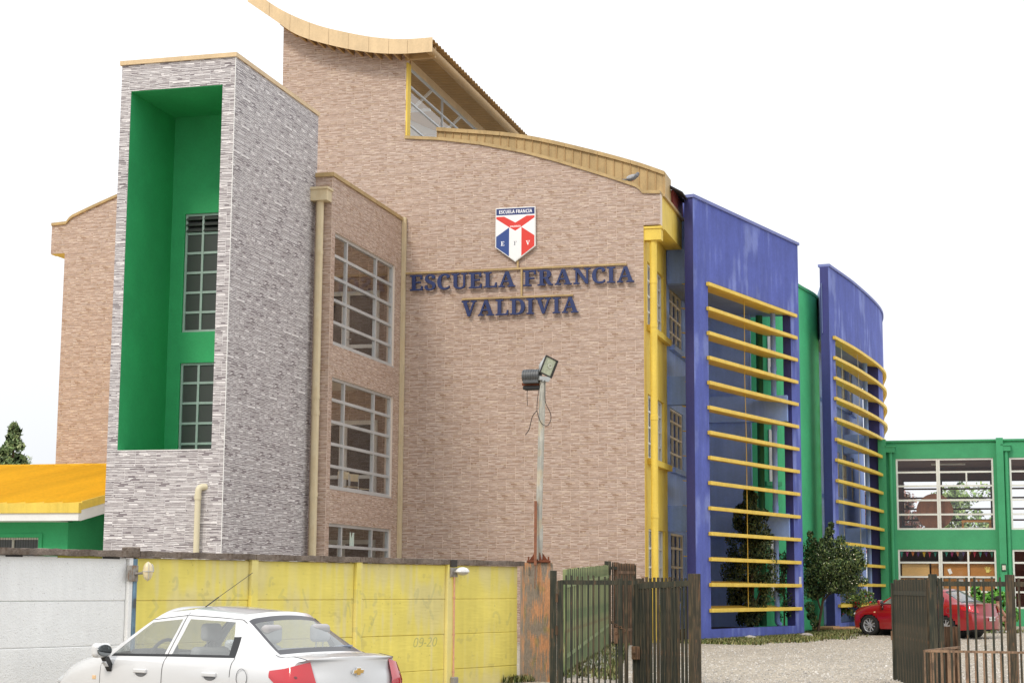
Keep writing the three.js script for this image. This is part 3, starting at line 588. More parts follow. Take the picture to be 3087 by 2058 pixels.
  add('room_back', [box(9.4, 9.6, 0, 11.9, -76, -62.5), inside(3.5, 3.62), inside(7.1, 7.25), inside(11.8, 11.9)], M.roomWall);
}
{ // green stair wall between the two screens
  const o = [7.75, 0, -55.6];
  const gw = thing('green_stair_wall', 'curved plain green wall in the gap between the two blue sun screens', 'wall', o);
  const path = along([[7.72, 55.5], [8.6, 55.75], [9.3, 56.5], [9.95, 57.8], [10.75, 59.6], [11.35, 62.6]], 60);
  const add = (n, g, m) => { g.translate(-o[0], 0, -o[2]); return part(n, g, m, gw); };
  add('wall', join([swept(path, 0, 11.62, -0.25, 0)]), M.greenStair);
  add('wall_cap', swept(path, 11.621, 11.72, -0.3, 0.05), M.greenLight);
  for (const [y0, y1] of [[8.4, 9.9], [4.9, 6.6], [1.2, 3.0]]) { add('window', swept(path, y0, y1, 0.003, 0.04, { i0: 5, i1: 6 }), M.whiteFrame); add('window_sill', swept(path, y0 - 0.14, y0 - 0.003, 0.003, 0.12, { i0: 4, i1: 8 }), M.greenLight); }
}

// ================================================================ green classroom wing on the right
const wing = thing('classroom_wing', 'two storey green classroom wing with wide white framed windows on the right', 'building', [14.377, 0, -66.5], -BA);
{
  const L = 13, top = 7.1, bays = [[0.59, 4.235], [4.83, 8.5], [9.1, 12.7]], up = [3.72, 6.46], lo = [0.75, 2.97];
  const holes = bays.flatMap(([a, b]) => [rect(a, b, ...up), rect(a, b, ...lo)]);
  part('front_wall', slab(rect(0.02, L, 0, top), -0.22, 0, holes), M.greenLight, wing);
  for (const [x0, x1] of [[-0.06, 0.235], [4.36, 4.62], [8.6, 8.9]]) part('pilaster', box(x0, x1, 0, top + 0.1, 0.002, 0.3), M.greenLight, wing);
  part('pilaster', box(-0.06, 0.018, 0, top + 0.1, -0.22, 0.0), M.greenLight, wing);
  part('parapet_cap', box(0.236, 4.358, top, top + 0.07, -0.25, 0.08), M.greenLight, wing); part('parapet_cap', box(4.622, L, top, top + 0.07, -0.25, 0.08), M.greenLight, wing);
  for (const s of [0.4, 4.72, 9.0]) downpipe(wing, s, -0.14, 6.7, 0.05, 0.07, M.greenLight, { hopper: [0.17, 0.13, 0.25], clips: [5.8, 3.4, 1.3], isBlock: false });
  for (const [a, b] of bays) {
    const mid = (2.174 - 0.59) / 3.645, m = lerp(a, b, mid);
    glaze(wing, PA(0), a, m, up[0], up[1], [], [0.215, 0.414, 0.614, 0.808], { mat: M.whiteFrame, bw: 0.07, isBlock: false });
    glaze(wing, PA(0), m + 0.004, b, up[0], up[1], [], [0.215, 0.414, 0.614, 0.808], { mat: M.whiteFrame, bw: 0.07, isBlock: false });
    glaze(wing, PA(0), a, m, lo[0], lo[1], [], [0.28, 0.53, 0.776], { mat: M.whiteFrame, bw: 0.07, isBlock: false });
    glaze(wing, PA(0), m + 0.004, b, lo[0], lo[1], [0.5], [0.28, 0.53, 0.776], { mat: M.whiteFrame, bw: 0.07, isBlock: false });
  }
  part('window_post', [box(3.2, 3.26, 5.42, 5.9, -0.1, -0.02)], M.whiteFrame, wing);
  part('shell', [box(0.02, 0.22, 0, top, -6, -0.22), box(L - 0.2, L, 0, top, -6, -0.22), box(0.22, L - 0.2, top - 0.25, top - 0.05, -6, -0.23)], M.roomWall, wing);
  // far side is glazed too, so the sky shows through the upper rooms
  const bh = bays.map(([a, b]) => rect(a, b, 3.9, 6.0));
  part('rear_wall', slab(rect(0.22, L - 0.2, 0, top - 0.25), -6.2, -6, bh), paint([132, 84, 72], { v: 0.06 }), wing);
  for (const [a, b] of bays) glaze(wing, PA(6), a, b, 3.9, 6.0, [0.42, 0.44], [0.2, 0.42, 0.64, 0.82], { mat: paint([110, 74, 62], { v: 0.05 }), bw: 0.07, isBlock: false, z: -0.12 });
  part('ceiling', [box(0.22, L - 0.2, 6.5, 6.56, -6, -0.23), box(0.22, L - 0.2, 3.0, 3.06, -6, -0.23)], paint([150, 104, 92], { v: 0.05 }), wing);
  part('floor_slab', [box(0.22, L - 0.2, 3.3, 3.5, -6, -0.23), box(0.22, L - 0.2, 0.02, 0.14, -6, -0.23)], M.roomFloor, wing);
  part('room_wall', [box(4.5, 4.6, 0.14, 3.0, -6, -0.24), box(4.5, 4.6, 3.5, 6.5, -6, -0.24)], M.roomWall, wing);
  const lamp = part('ceiling_light', [box(1.9, 3.2, 6.3, 6.36, -1.6, -1.45)], M.white, wing);
}
const wingAt = (x, y, z) => new THREE.Vector3(x, y, z).applyAxisAngle(new THREE.Vector3(0, 1, 0), -BA).add(new THREE.Vector3(14.377, 0, -66.5));
function inWing(name, label, cat, x, y, z, group) { return thing(name, label, cat, wingAt(x, y, z).toArray(), -BA, group); }
{ // what stands behind the wing's windows
  const wood = paint([120, 70, 38], { v: 0.12, streak: 0.2, metres: 0.9, rough: 0.5 }), card = paint([206, 168, 110], { v: 0.05 }), card2 = paint([176, 122, 62], { v: 0.06 });
  const t = inWing('round_table', 'round brown table tipped on its edge behind the upper classroom window', 'table', 2.0, 3.5, -0.75);
  const disc = new THREE.CylinderGeometry(0.7, 0.7, 0.04, 36).rotateX(Math.PI / 2 - 0.06).translate(0, 0.95, 0);
  part('tabletop', disc, wood, t); part('apron', new THREE.CylinderGeometry(0.5, 0.5, 0.08, 28).rotateX(Math.PI / 2 - 0.06).translate(0, 0.95, -0.07), wood, t);
  for (const [a, b] of [[-0.4, 0.5], [0.4, 0.5], [-0.4, 1.35], [0.4, 1.35]]) part('leg', rod([a, b, -0.1], [a * 1.15, b, -0.75], 0.02), M.dark, t);
  part('base_block', box(-0.6, 0.6, 0, 0.26, -0.3, 0.05), wood, t);
  const c = inWing('upturned_chair', 'black chair with its legs in the air behind the upper classroom window', 'chair', 0.95, 3.5, -0.6);
  part('seat', rbox(-0.22, 0.22, 0.28, 0.4, -0.22, 0.22, 0.03), M.black, c); part('support', box(-0.26, 0.26, 0, 0.28, -0.25, 0.25), M.black, c);
  for (const [a, b] of [[-1, -1], [1, -1], [-1, 1], [1, 1]]) part('leg', rod([a * 0.17, 0.4, b * 0.17], [a * 0.22, 0.95, b * 0.2], 0.013), M.dark, c);
  const fr = inWing('wooden_rack', 'low wooden rack behind the right half of the upper classroom window', 'rack', 3.5, 3.5, -0.5);
  part('rail', box(-0.5, 0.6, 0.52, 0.6, -0.04, 0.04), card2, fr); part('post', box(-0.5, -0.42, 0, 0.52, -0.04, 0.04), card2, fr); part('post', box(0.52, 0.6, 0, 0.52, -0.04, 0.04), card2, fr);
  const pb = (name, label, x0, x1, y0, y1, z, m, cat, group) => { const o = inWing(name, label, cat, (x0 + x1) / 2, y0, z, group); part('sheet', box(-(x1 - x0) / 2, (x1 - x0) / 2, 0, y1 - y0, -0.01, 0.01), m, o); return o; };
  pb('cardboard_panel', 'pale tan cardboard panel behind the left lower classroom window', 0.72, 1.75, 1.93, 2.42, -0.2, card, 'cardboard', 'cardboard in the lower windows');
  pb('cardboard_panel', 'narrow brown cardboard panel beside the window post of the lower classroom', 1.82, 2.14, 1.93, 2.45, -0.24, card2, 'cardboard', 'cardboard in the lower windows');
  pb('cardboard_panel', 'brown cardboard panel with a white note behind the lower classroom window', 2.28, 3.17, 1.93, 2.43, -0.2, card2, 'cardboard', 'cardboard in the lower windows');
  pb('cardboard_panel', 'brown cardboard panel with a yellow paper hand behind the lower classroom window', 3.25, 4.17, 1.93, 2.42, -0.2, card2, 'cardboard', 'cardboard in the lower windows');
  pb('cardboard_panel', 'long brown cardboard panel low behind the lower classroom window', 0.65, 4.15, 1.1, 1.86, -0.26, card2, 'cardboard', 'cardboard in the lower windows');
  const note = inWing('white_note', 'tilted white note on brown cardboard in the lower classroom window', 'paper', 2.55, 2.05, -0.17); part('sheet', box(-0.06, 0.06, 0, 0.2, -0.004, 0.004).rotateZ(0.4), M.white, note);
  for (const [x, w, i] of [[3.45, 0.14, 0], [3.68, 0.16, 1], [2.9, 0.2, 2]]) pb('white_paper', ['small square white paper low in the lower classroom window, left of a pair', 'small square white paper low in the lower classroom window, right of a pair', 'white paper low in the lower classroom window near the window post'][i], x - w / 2, x + w / 2, 1.68, 1.84, -0.22, M.white, 'paper', 'papers in the lower windows');
  const hd = inWing('paper_hand', 'yellow paper hand cut-out in the lower classroom window', 'paper', 3.9, 2.1, -0.17);
  const hg = [slab([[-0.05, 0], [0.06, 0], [0.08, 0.11], [-0.06, 0.12]], 0, 0.006)]; for (const [x, a, l] of [[-0.05, 0.5, 0.1], [-0.02, 0.2, 0.13], [0.02, -0.05, 0.13], [0.055, -0.3, 0.11], [0.07, -0.9, 0.09]]) hg.push(box(-0.012, 0.012, 0, l, 0, 0.006).rotateZ(a).translate(x, a < -0.5 ? 0.05 : 0.11, 0));
  part('cutout', hg, paint([228, 216, 120], { v: 0.02, bump: 0 }), hd);
  const bu = inWing('bunting', 'string of coloured paper pennants along the top of the lower classroom window', 'bunting', 2.4, 2.6, -0.24);
  part('string', tube([[-1.75, 0.31, 0], [-0.3, 0.28, 0], [1.75, 0.32, 0]], 0.006, 4), M.white, bu);
  const cols = [[60, 170, 150], [190, 60, 130], [232, 130, 60], [96, 60, 130], [236, 196, 50], [200, 50, 80], [60, 170, 150], [90, 60, 140]].map((q) => flat(q, 0.7));
  for (let k = 0; k < 17; k++) { const x = -1.68 + k * 0.21, yy = 0.29; part('pennant', slab([[x - 0.065, yy], [x + 0.065, yy], [x + rr(-0.01, 0.01), yy - rr(0.18, 0.24)]], -0.003, 0.003).translate(0, 0, rr(-0.02, 0.02)), cols[k % 8], bu); }
  const pl = thing('wall_plaque', 'small dark framed plaque on the green pilaster of the classroom wing', 'plaque', wingAt(4.5, 2.15, 0.32).toArray(), -BA);
  part('frame', rbox(-0.09, 0.09, 0, 0.28, -0.015, 0.015, 0.006), paint([44, 84, 62], { v: 0.05 }), pl); part('picture', box(-0.06, 0.06, 0.05, 0.22, 0.016, 0.02), paint([214, 210, 196], { v: 0.25, metres: 0.12, bump: 0 }), pl);
}

// ================================================================ wall sign and shield
const font = await new FontLoader().loadAsync('fonts/droid/droid_serif_bold.typeface.json');
{
  const sign = block('name_sign', 'blue serif letters of the school name hung from gold rails on the brown wall', 'sign', -3.5, 0);
  const rail = (g) => bpart('rail', g, M.goldDull, sign);
  rail(sbox(-6.75, -0.46, 10.10, 10.15, -0.08, -0.03)); rail(sbox(-5.1, -1.94, 9.31, 9.355, -0.08, -0.03));
  rail(sbox(-3.42, -3.37, 9.356, 10.099, -0.07, -0.035)); rail(sbox(-3.53, -3.48, 10.151, 10.36, -0.07, -0.035));
  const write = (word, a, b, y, cap) => {
    const gs = [...word].map((ch) => { const g = new TextGeometry(ch, { font, size: 0.6, depth: 0.07, curveSegments: 5, bevelEnabled: true, bevelThickness: 0.004, bevelSize: 0.004, bevelSegments: 1 }); g.computeBoundingBox(); return g; });
    const hcap = gs.find((_, i) => 'EILDF'.includes(word[i])).boundingBox.max.y; const k = cap / hcap;
    gs.forEach((g) => g.translate(-g.boundingBox.min.x, 0, 0).scale(k, k, 1));
    gs.forEach((g) => g.computeBoundingBox());
    const sum = gs.reduce((s, g) => s + g.boundingBox.max.x, 0), sq = Math.min(1.3, (b - a) * 0.90 / sum), gap = ((b - a) - sum * sq) / (word.length - 1);
    let x = a;
    gs.forEach((g) => { const w = g.boundingBox.max.x * sq; g.scale(sq, 1, 1).translate(x, y, 0.07); bpart('letter', g.clone(), M.signBlue, sign); x += w + gap; });
  };
  write('ESCUELA', -6.6, -3.56, 9.62, 0.43); write('FRANCIA', -3.33, -0.24, 9.62, 0.43); write('VALDIVIA', -5.09, -1.78, 8.84, 0.43);
}
{ // shield: a thick board with a printed face
  const sh = block('shield_sign', 'white shield sign with blue and red stripes and small lettering above the wall letters', 'sign', -3.56, 0);
  const W = 1.14, out = [[-0.57, 1.53], [0.57, 1.53], [0.575, 0.42], [0, 0], [-0.575, 0.42]], off = [-3.565, 10.31];
  bpart('board', slab(out.map(([x, y]) => [x + off[0], y + off[1]]), 0.05, 0.12, [], 0.008), M.white, sh);
  const cv = document.createElement('canvas'); cv.width = 512; cv.height = 680; const g = cv.getContext('2d');
  const X = (x) => (x + 0.58) / 1.16 * 512, Y = (y) => 680 - y / 1.54 * 680;
  const poly = (p, c) => { g.fillStyle = c; g.beginPath(); p.forEach(([x, y], i) => i ? g.lineTo(X(x), Y(y)) : g.moveTo(X(x), Y(y))); g.closePath(); g.fill(); };
  g.fillStyle = '#f0f1f2'; g.fillRect(0, 0, 512, 680);
  const navy = '#27376f', blue = '#2c4a8c', red = '#dc3a30';
  poly([[-0.545, 1.505], [0.545, 1.505], [0.545, 1.32], [-0.545, 1.32]], navy);
  poly([[-0.545, 1.28], [-0.32, 1.28], [0, 1.10], [0.32, 1.28], [0.545, 1.28], [0.545, 1.22], [0.18, 0.98], [0, 0.87], [-0.18, 0.98], [-0.545, 1.22]], red);
  poly([[-0.545, 0.72], [-0.175, 0.97], [-0.175, 0.14], [-0.545, 0.42]], blue);
  poly([[0.545, 0.72], [0.175, 0.97], [0.175, 0.14], [0.545, 0.42]], red);
  g.textAlign = 'center'; g.textBaseline = 'middle';
  g.fillStyle = '#fff'; g.font = 'bold 56px sans-serif'; g.save(); g.translate(256, Y(1.412)); g.scale(0.86, 1.05); g.fillText('ESCUELA FRANCIA', 0, 0); g.restore();
  g.font = 'bold 30px sans-serif'; g.fillText('VALDIVIA', 256, Y(0.995));
  g.font = 'bold 74px serif'; g.fillText('E', X(-0.36), Y(0.52)); g.fillText('V', X(0.36), Y(0.52)); g.fillStyle = '#333a4a'; g.font = '68px serif'; g.fillText('F', 256, Y(0.52));
  const t = new THREE.CanvasTexture(cv); t.colorSpace = THREE.SRGBColorSpace; t.magFilter = THREE.LinearFilter;
  const inner = [[-0.55, 1.51], [0.55, 1.51], [0.55, 0.432], [0, 0.03], [-0.55, 0.432]];
  const fg = new THREE.ShapeGeometry(shapeOf(inner)), p = fg.attributes.position, uv = fg.attributes.uv;
  for (let i = 0; i < p.count; i++) uv.setXY(i, (p.getX(i) + 0.58) / 1.16, p.getY(i) / 1.54);
  fg.translate(off[0], off[1], 0.1225);
  bpart('printed_face', fg, new THREE.MeshStandardMaterial({ map: t, roughness: 0.45 }), sh, true);
}
{ // pigeon on the parapet
  const [x, , z] = place(-0.30, -0.02), bird = thing('pigeon', 'grey pigeon resting on the golden parapet near its right end', 'bird', [x, 12.41, z], -BA);
  const body = new THREE.SphereGeometry(0.1, 16, 12).scale(1.5, 0.85, 0.85).rotateZ(0.35).translate(0, 0.11, 0);
  const bp = body.attributes.position; for (let i = 0; i < bp.count; i++) { const X = bp.getX(i); if (X < -0.05) bp.setY(i, bp.getY(i) - 0.1 * (-X - 0.05)); }
  const neck = new THREE.SphereGeometry(0.055, 12, 10).scale(1, 1.2, 1).translate(0.13, 0.17, 0), tail = box(-0.3, -0.1, 0.04, 0.065, -0.04, 0.04).rotateZ(-0.05);
  part('body', [body, neck, tail, new THREE.ConeGeometry(0.012, 0.04, 8).rotateZ(-Math.PI / 2).translate(0.2, 0.2, 0), new THREE.SphereGeometry(0.045, 12, 10).translate(0.155, 0.21, 0)], paint([116, 118, 124], { v: 0.15, metres: 0.3 }), bird);
  part('wing', new THREE.SphereGeometry(0.085, 12, 8).scale(1.5, 0.6, 0.2).rotateZ(0.3).translate(-0.03, 0.12, 0.078), paint([170, 172, 176], { v: 0.1, metres: 0.3 }), bird);
  for (const s of [-1, 1]) part('leg', rod([0.02, 0, s * 0.03], [0.02, 0.06, s * 0.03], 0.006), paint([170, 90, 80], { v: 0.05 }), bird);
}

// ================================================================ ground
const groundY = (x, z) => { // the street lies a little lower than the yard, in front of the wall on the left
  const f = -z - (27.3 + x * 1.467); const street = sstep(0.3, 3.2, -f) * (1 - sstep(0.6, 3, x)) * (1 - sstep(26, 30, -z) * 0);
  const berm = 0.1 * sstep(9.5, 11.5, x) * sstep(50, 56, -z);
  return -0.17 * street + berm;
};
const WX = (t) => [0.124 + Math.sin(R(34.28)) * t, 27.56 + Math.cos(R(34.28)) * t]; // the wall's line: t metres from its right end, [X, depth]
{
  const nx = 150, nz = 150, P = [], C = [], U = [], idx = [];
  const warp = (t, lo, hi, mid, k) => mid + (t < 0 ? (mid - lo) : (hi - mid)) * Math.sign(t) * Math.pow(Math.abs(t), k);
  for (let j = 0; j <= nz; j++) for (let i = 0; i <= nx; i++) {
    const x = warp(i / nx * 2 - 1, -500, 500, 4, 3), z = warp(j / nz * 2 - 1, -700, 300, -40, 3);
    P.push(x, groundY(x, z), z); U.push(x, z);
    const n = fbm(((x / 37) % 1 + 1) % 1, ((z / 37) % 1 + 1) % 1, 8, 4, N3), k = 0.9 + 0.2 * n; C.push(k, k, k);
  }
  for (let j = 0; j < nz; j++) for (let i = 0; i < nx; i++) { const a = j * (nx + 1) + i, b = a + nx + 1; idx.push(a, b, a + 1, a + 1, b, b + 1); }
  const g = new THREE.BufferGeometry(); g.setAttribute('position', new THREE.Float32BufferAttribute(P, 3)); g.setAttribute('color', new THREE.Float32BufferAttribute(C, 3)); g.setAttribute('uv', new THREE.Float32BufferAttribute(U, 2)); g.setIndex(idx); g.computeVertexNormals();
  const stones = (x, y) => { const a = N1(x, y, 220), b = N2(x, y, 128), c = fbm(x, y, 10, 4, N3); return { a, b, c }; };
  const map = tex(1024, 1024, (x, y) => { const { a, b, c } = stones(x, y); let k = 0.82 + 0.26 * (a - 0.5) + 0.22 * (b - 0.5) + 0.16 * (c - 0.5); if (a > 0.86) k += 0.13; if (b < 0.12) k -= 0.12; return [202 * k, 190 * k, 172 * k]; }, { rx: 1 / 5, ry: 1 / 5 });
  const bm = tex(512, 512, (x, y) => { const v = 255 * (0.5 * N1(x, y, 200) + 0.5 * N2(x, y, 110)); return [v, v, v]; }, { srgb: false, rx: 1 / 5, ry: 1 / 5 });
  const m = shade(new THREE.Mesh(g, new THREE.MeshStandardMaterial({ map, bumpMap: bm, bumpScale: 0.02, vertexColors: true, roughness: 0.95 })));
  m.name = 'gravel_ground'; m.userData.kind = 'structure'; scene.add(m);
  // the street in front of the wall
  const rp = [], q = (t, o) => { const [X, Z] = WX(t); return [X + Math.cos(R(34.28)) * o, Z - Math.sin(R(34.28)) * o]; };
  const s = shapeOf([q(-40, 2.2), q(-2.5, 2.2), q(-2.5, 9), q(-40, 9)].map(([X, Z]) => [X, Z]));
  const rg = new THREE.ShapeGeometry(s).rotateX(Math.PI / 2).toNonIndexed(); const rpz = rg.attributes.position;
  for (let i = 0; i < rpz.count; i++) rpz.setXYZ(i, rpz.getX(i), -0.162, -rpz.getZ(i)); rg.computeVertexNormals();
  const road = part('street', rg, paint([108, 108, 106], { v: 0.1, rough: 0.95, metres: 3 }), scene); road.userData.kind = 'structure';
}
{ // concrete path edge inside the left gate
  const pth = part('path', slab([[1.25, 31.5], [1.75, 31.8], [3.0, 44.2], [2.5, 44.2]], 0, 0.03).rotateX(-Math.PI / 2).translate(0, 0.001, 0), paint([196, 190, 178], { v: 0.08 }), scene); pth.userData.kind = 'structure';
}

// ================================================================ precast concrete boundary wall
const wallRot = R(90 - 34.28), wallAt = (t, y = 0, o = 0) => { const [X, Z] = WX(t); return [X + Math.cos(R(34.28)) * o, y, -(Z - Math.sin(R(34.28)) * o)]; };
{
  // one long sheet of worn paint, so no panel repeats another; x in metres along the wall
  const scrawl = document.createElement('canvas'); scrawl.width = 2048; scrawl.height = 512;
  const g = scrawl.getContext('2d'); const PX = 2048 / 10.4, SX = (t) => (t + 8.4) * PX, SY = (y) => 512 - y / 2.05 * 512, old = seed; seed = 4242;
  const base = g.createImageData(2048, 512);
  for (let j = 0; j < 512; j++) for (let i = 0; i < 2048; i++) {
    const x = i / 2048, y = j / 512, n = fbm(x, y * 0.25, 28, 4, N1), s = N2(x, y * 0.25, 160, 6), patch = sstep(0.42, 0.62, 0.7 * fbm(x, y * 0.25, 10, 3, N3) + 0.3 * s);
    let c = mixc([236, 219, 112], [222, 209, 146], 0.8 * patch); const k = 1 + 0.09 * (n - 0.5) + 0.05 * (s - 0.5); c = c.map((v) => v * k);
    const grime = sstep(0.74, 0.86, fbm(x, y * 0.25, 60, 3, N2)); c = mixc(c, [170, 160, 110], 0.22 * grime);
    const q = (j * 2048 + i) * 4; base.data[q] = c[0]; base.data[q + 1] = c[1]; base.data[q + 2] = c[2]; base.data[q + 3] = 255;
  }
  g.putImageData(base, 0, 0);
  g.strokeStyle = 'rgba(130,140,120,0.13)'; g.lineCap = 'round';
  for (let k = 0; k < 34; k++) { g.lineWidth = rr(5, 12); const x = SX(rr(-8, -0.3)), y = SY(rr(0.7, 1.55)); g.beginPath(); g.moveTo(x, y); g.bezierCurveTo(x + rr(-30, 30), y + rr(-50, 50), x + rr(-20, 40), y + rr(-60, 60), x + rr(-10, 40), y + rr(-70, 70)); g.stroke(); }
  g.fillStyle = 'rgba(104,120,104,0.36)'; g.font = 'italic 46px sans-serif'; g.fillText('09-20', SX(-2.75), SY(0.6));
  g.strokeStyle = 'rgba(84,110,110,0.28)'; g.font = 'italic 70px serif'; g.lineWidth = 3; g.fillStyle = 'rgba(100,124,116,0.25)';
  for (let k = 0; k < 220; k++) { g.fillStyle = `rgba(110,98,50,${rr(0.08, 0.32)})`; g.fillRect(SX(rr(-8.4, 0)), SY(rr(0, 2)), rr(1, 4), rr(1, 5)); }
  seed = old;
  const yt = new THREE.CanvasTexture(scrawl); yt.colorSpace = THREE.SRGBColorSpace; yt.magFilter = THREE.LinearFilter;
  const yellowWall = new THREE.MeshStandardMaterial({ map: yt, roughness: 0.85, bumpMap: plasterBump, bumpScale: 0.006 });
  const whiteWall = new THREE.MeshStandardMaterial({ roughness: 0.85, bumpMap: plasterBump, bumpScale: 0.01, map: tex(512, 512, (x, y) => { const n = fbm(x, y, 10, 5, N2), s = N1(x, y, 40, 4), p = N3(x, y, 180); let k = 236 + 10 * (n - 0.5) + 6 * (s - 0.5); let c = [k, k, k * 0.99]; if (p > 0.94) c = mixc(c, [176, 170, 166], 0.5); return c; }, { rx: 0.35, ry: 0.35 }) });
  const conc = paint([122, 110, 100], { v: 0.22, rough: 1, metres: 0.9, other: [92, 78, 66], amount: 0.7, bump: 0.02 });
  const bluePost = paint([110, 138, 158], { v: 0.18, streak: 0.3, rough: 0.9, metres: 0.7, other: [90, 88, 88], amount: 0.8 });
  const w = thing('boundary_wall', 'precast concrete boundary wall painted yellow on the right and white on the left', 'wall', wallAt(0), wallRot);
  const uvWall = (geo) => { const p = geo.attributes.position, uv = geo.attributes.uv; for (let i = 0; i < p.count; i++) uv.setXY(i, (p.getX(i) + 8.4) / 10.4, p.getY(i) / 2.05); return geo; };
  const posts = [-8.31, -6.19, -4.05, -1.9, 0.05], ph = 0.52, y0 = -0.27;
  const panel = (a, b, k, mat, yel) => {
    const top = y0 + (k + 1) * ph - 0.0005, bot = y0 + k * ph + 0.0005; const wob = () => rr(-0.004, 0.004);
    const g2 = plain(rbox(a, b, bot, Math.min(top, 1.80), -0.06 + wob(), 0.0 + wob(), 0.013, 1)); if (yel) uvWall(g2); else { const uv = g2.attributes.uv; for (let i = 0; i < uv.count; i++) uv.setX(i, uv.getX(i) + k * 0.37); }
    part('wall_panel', g2, mat, w, true);
  };
  for (let i = 0; i + 1 < posts.length; i++) for (let k = 0; k < 4; k++) panel(posts[i] + 0.066, posts[i + 1] - 0.066, k, yellowWall, true);
  for (let k = 0; k < 4; k++) { panel(-10.44, posts[0] - 0.076, k, whiteWall, false); panel(-12.6, -10.46, k, whiteWall, false); }
  posts.forEach((t, i) => { if (i === 0) { part('wall_post', rbox(t - 0.072, t - 0.01, y0, 1.79, -0.08, 0.045, 0.008, 1), whiteWall, w); part('wall_post', rbox(t - 0.008, t + 0.062, y0, 1.79, -0.08, 0.045, 0.008, 1), bluePost, w); part('post_head', rbox(t - 0.09, t + 0.085, 1.80, 1.93, -0.09, 0.065, 0.02, 2), conc, w); } else if (i < 4) part('wall_post', uvWall(plain(rbox(t - 0.064, t + 0.064, y0, 1.82 + (i === 1 ? 0.05 : 0), -0.08, 0.05, 0.01, 1))), yellowWall, w, true); });
  // rough coping stones
  const cop = (a, b) => { const n = Math.ceil((b - a) / 0.12), g2 = new THREE.BoxGeometry(b - a - 0.012, 0.072, 0.17, n, 2, 3).translate((a + b) / 2, 1.845, -0.025), p = g2.attributes.position; for (let i = 0; i < p.count; i++) { const X = p.getX(i), Y = p.getY(i), Z = p.getZ(i), n1 = N1((X * 3.1 % 1 + 1) % 1, (Z * 2 + Y + 5) % 1, 32) - 0.5; if (Math.abs(X - a) > 0.02 && Math.abs(X - b) > 0.02) p.setXYZ(i, X, Y + n1 * 0.016, Z + n1 * 0.012); } g2.computeVertexNormals(); part('coping', g2, conc, w); };
  for (const [a, b] of [[-12.6, -10.45], [-10.45, -8.39], [-8.23, -6.19], [-6.19, -4.05], [-4.05, -1.9], [-1.9, 0.1]]) cop(a, b);
  for (let k = 0; k < 9; k++) { const a = rr(-10.2, -8.6); part('old_paint', rbox(a, a + rr(0.08, 0.3), 1.782, 1.81, 0.0, 0.006 + rr(0, 0.003), 0.002, 1), pick([paint([60, 58, 56], { v: 0.2 }), paint([170, 164, 62], { v: 0.2 })]), w); }
  // conduits
  const cond = paint([214, 160, 132], { v: 0.1 });
  part('conduit', [rod([-1.82, -0.2, 0.065], [-1.82, 1.62, 0.065], 0.014, 8), ...[0.2, 0.75, 1.3].map((y) => rod([-1.82, y, 0.065], [-1.82, y + 0.03, 0.065], 0.02, 8))], cond, w);
  part('conduit', [rod([0.2, -0.2, 0.07], [0.2, 1.68, 0.07], 0.016, 8), ...[0.2, 0.75, 1.3].map((y) => rod([0.2, y, 0.07], [0.2, y + 0.03, 0.07], 0.022, 8))], cond, w);
  part('junction_box', rbox(-1.88, -1.76, 0.0, 0.14, 0.051, 0.12, 0.01), paint([150, 146, 140], { v: 0.15 }), w);
  part('junction_box', [rbox(0.13, 0.29, 1.66, 1.80, 0.055, 0.13, 0.01)], paint([120, 112, 100], { v: 0.3, metres: 0.3 }), w);
}
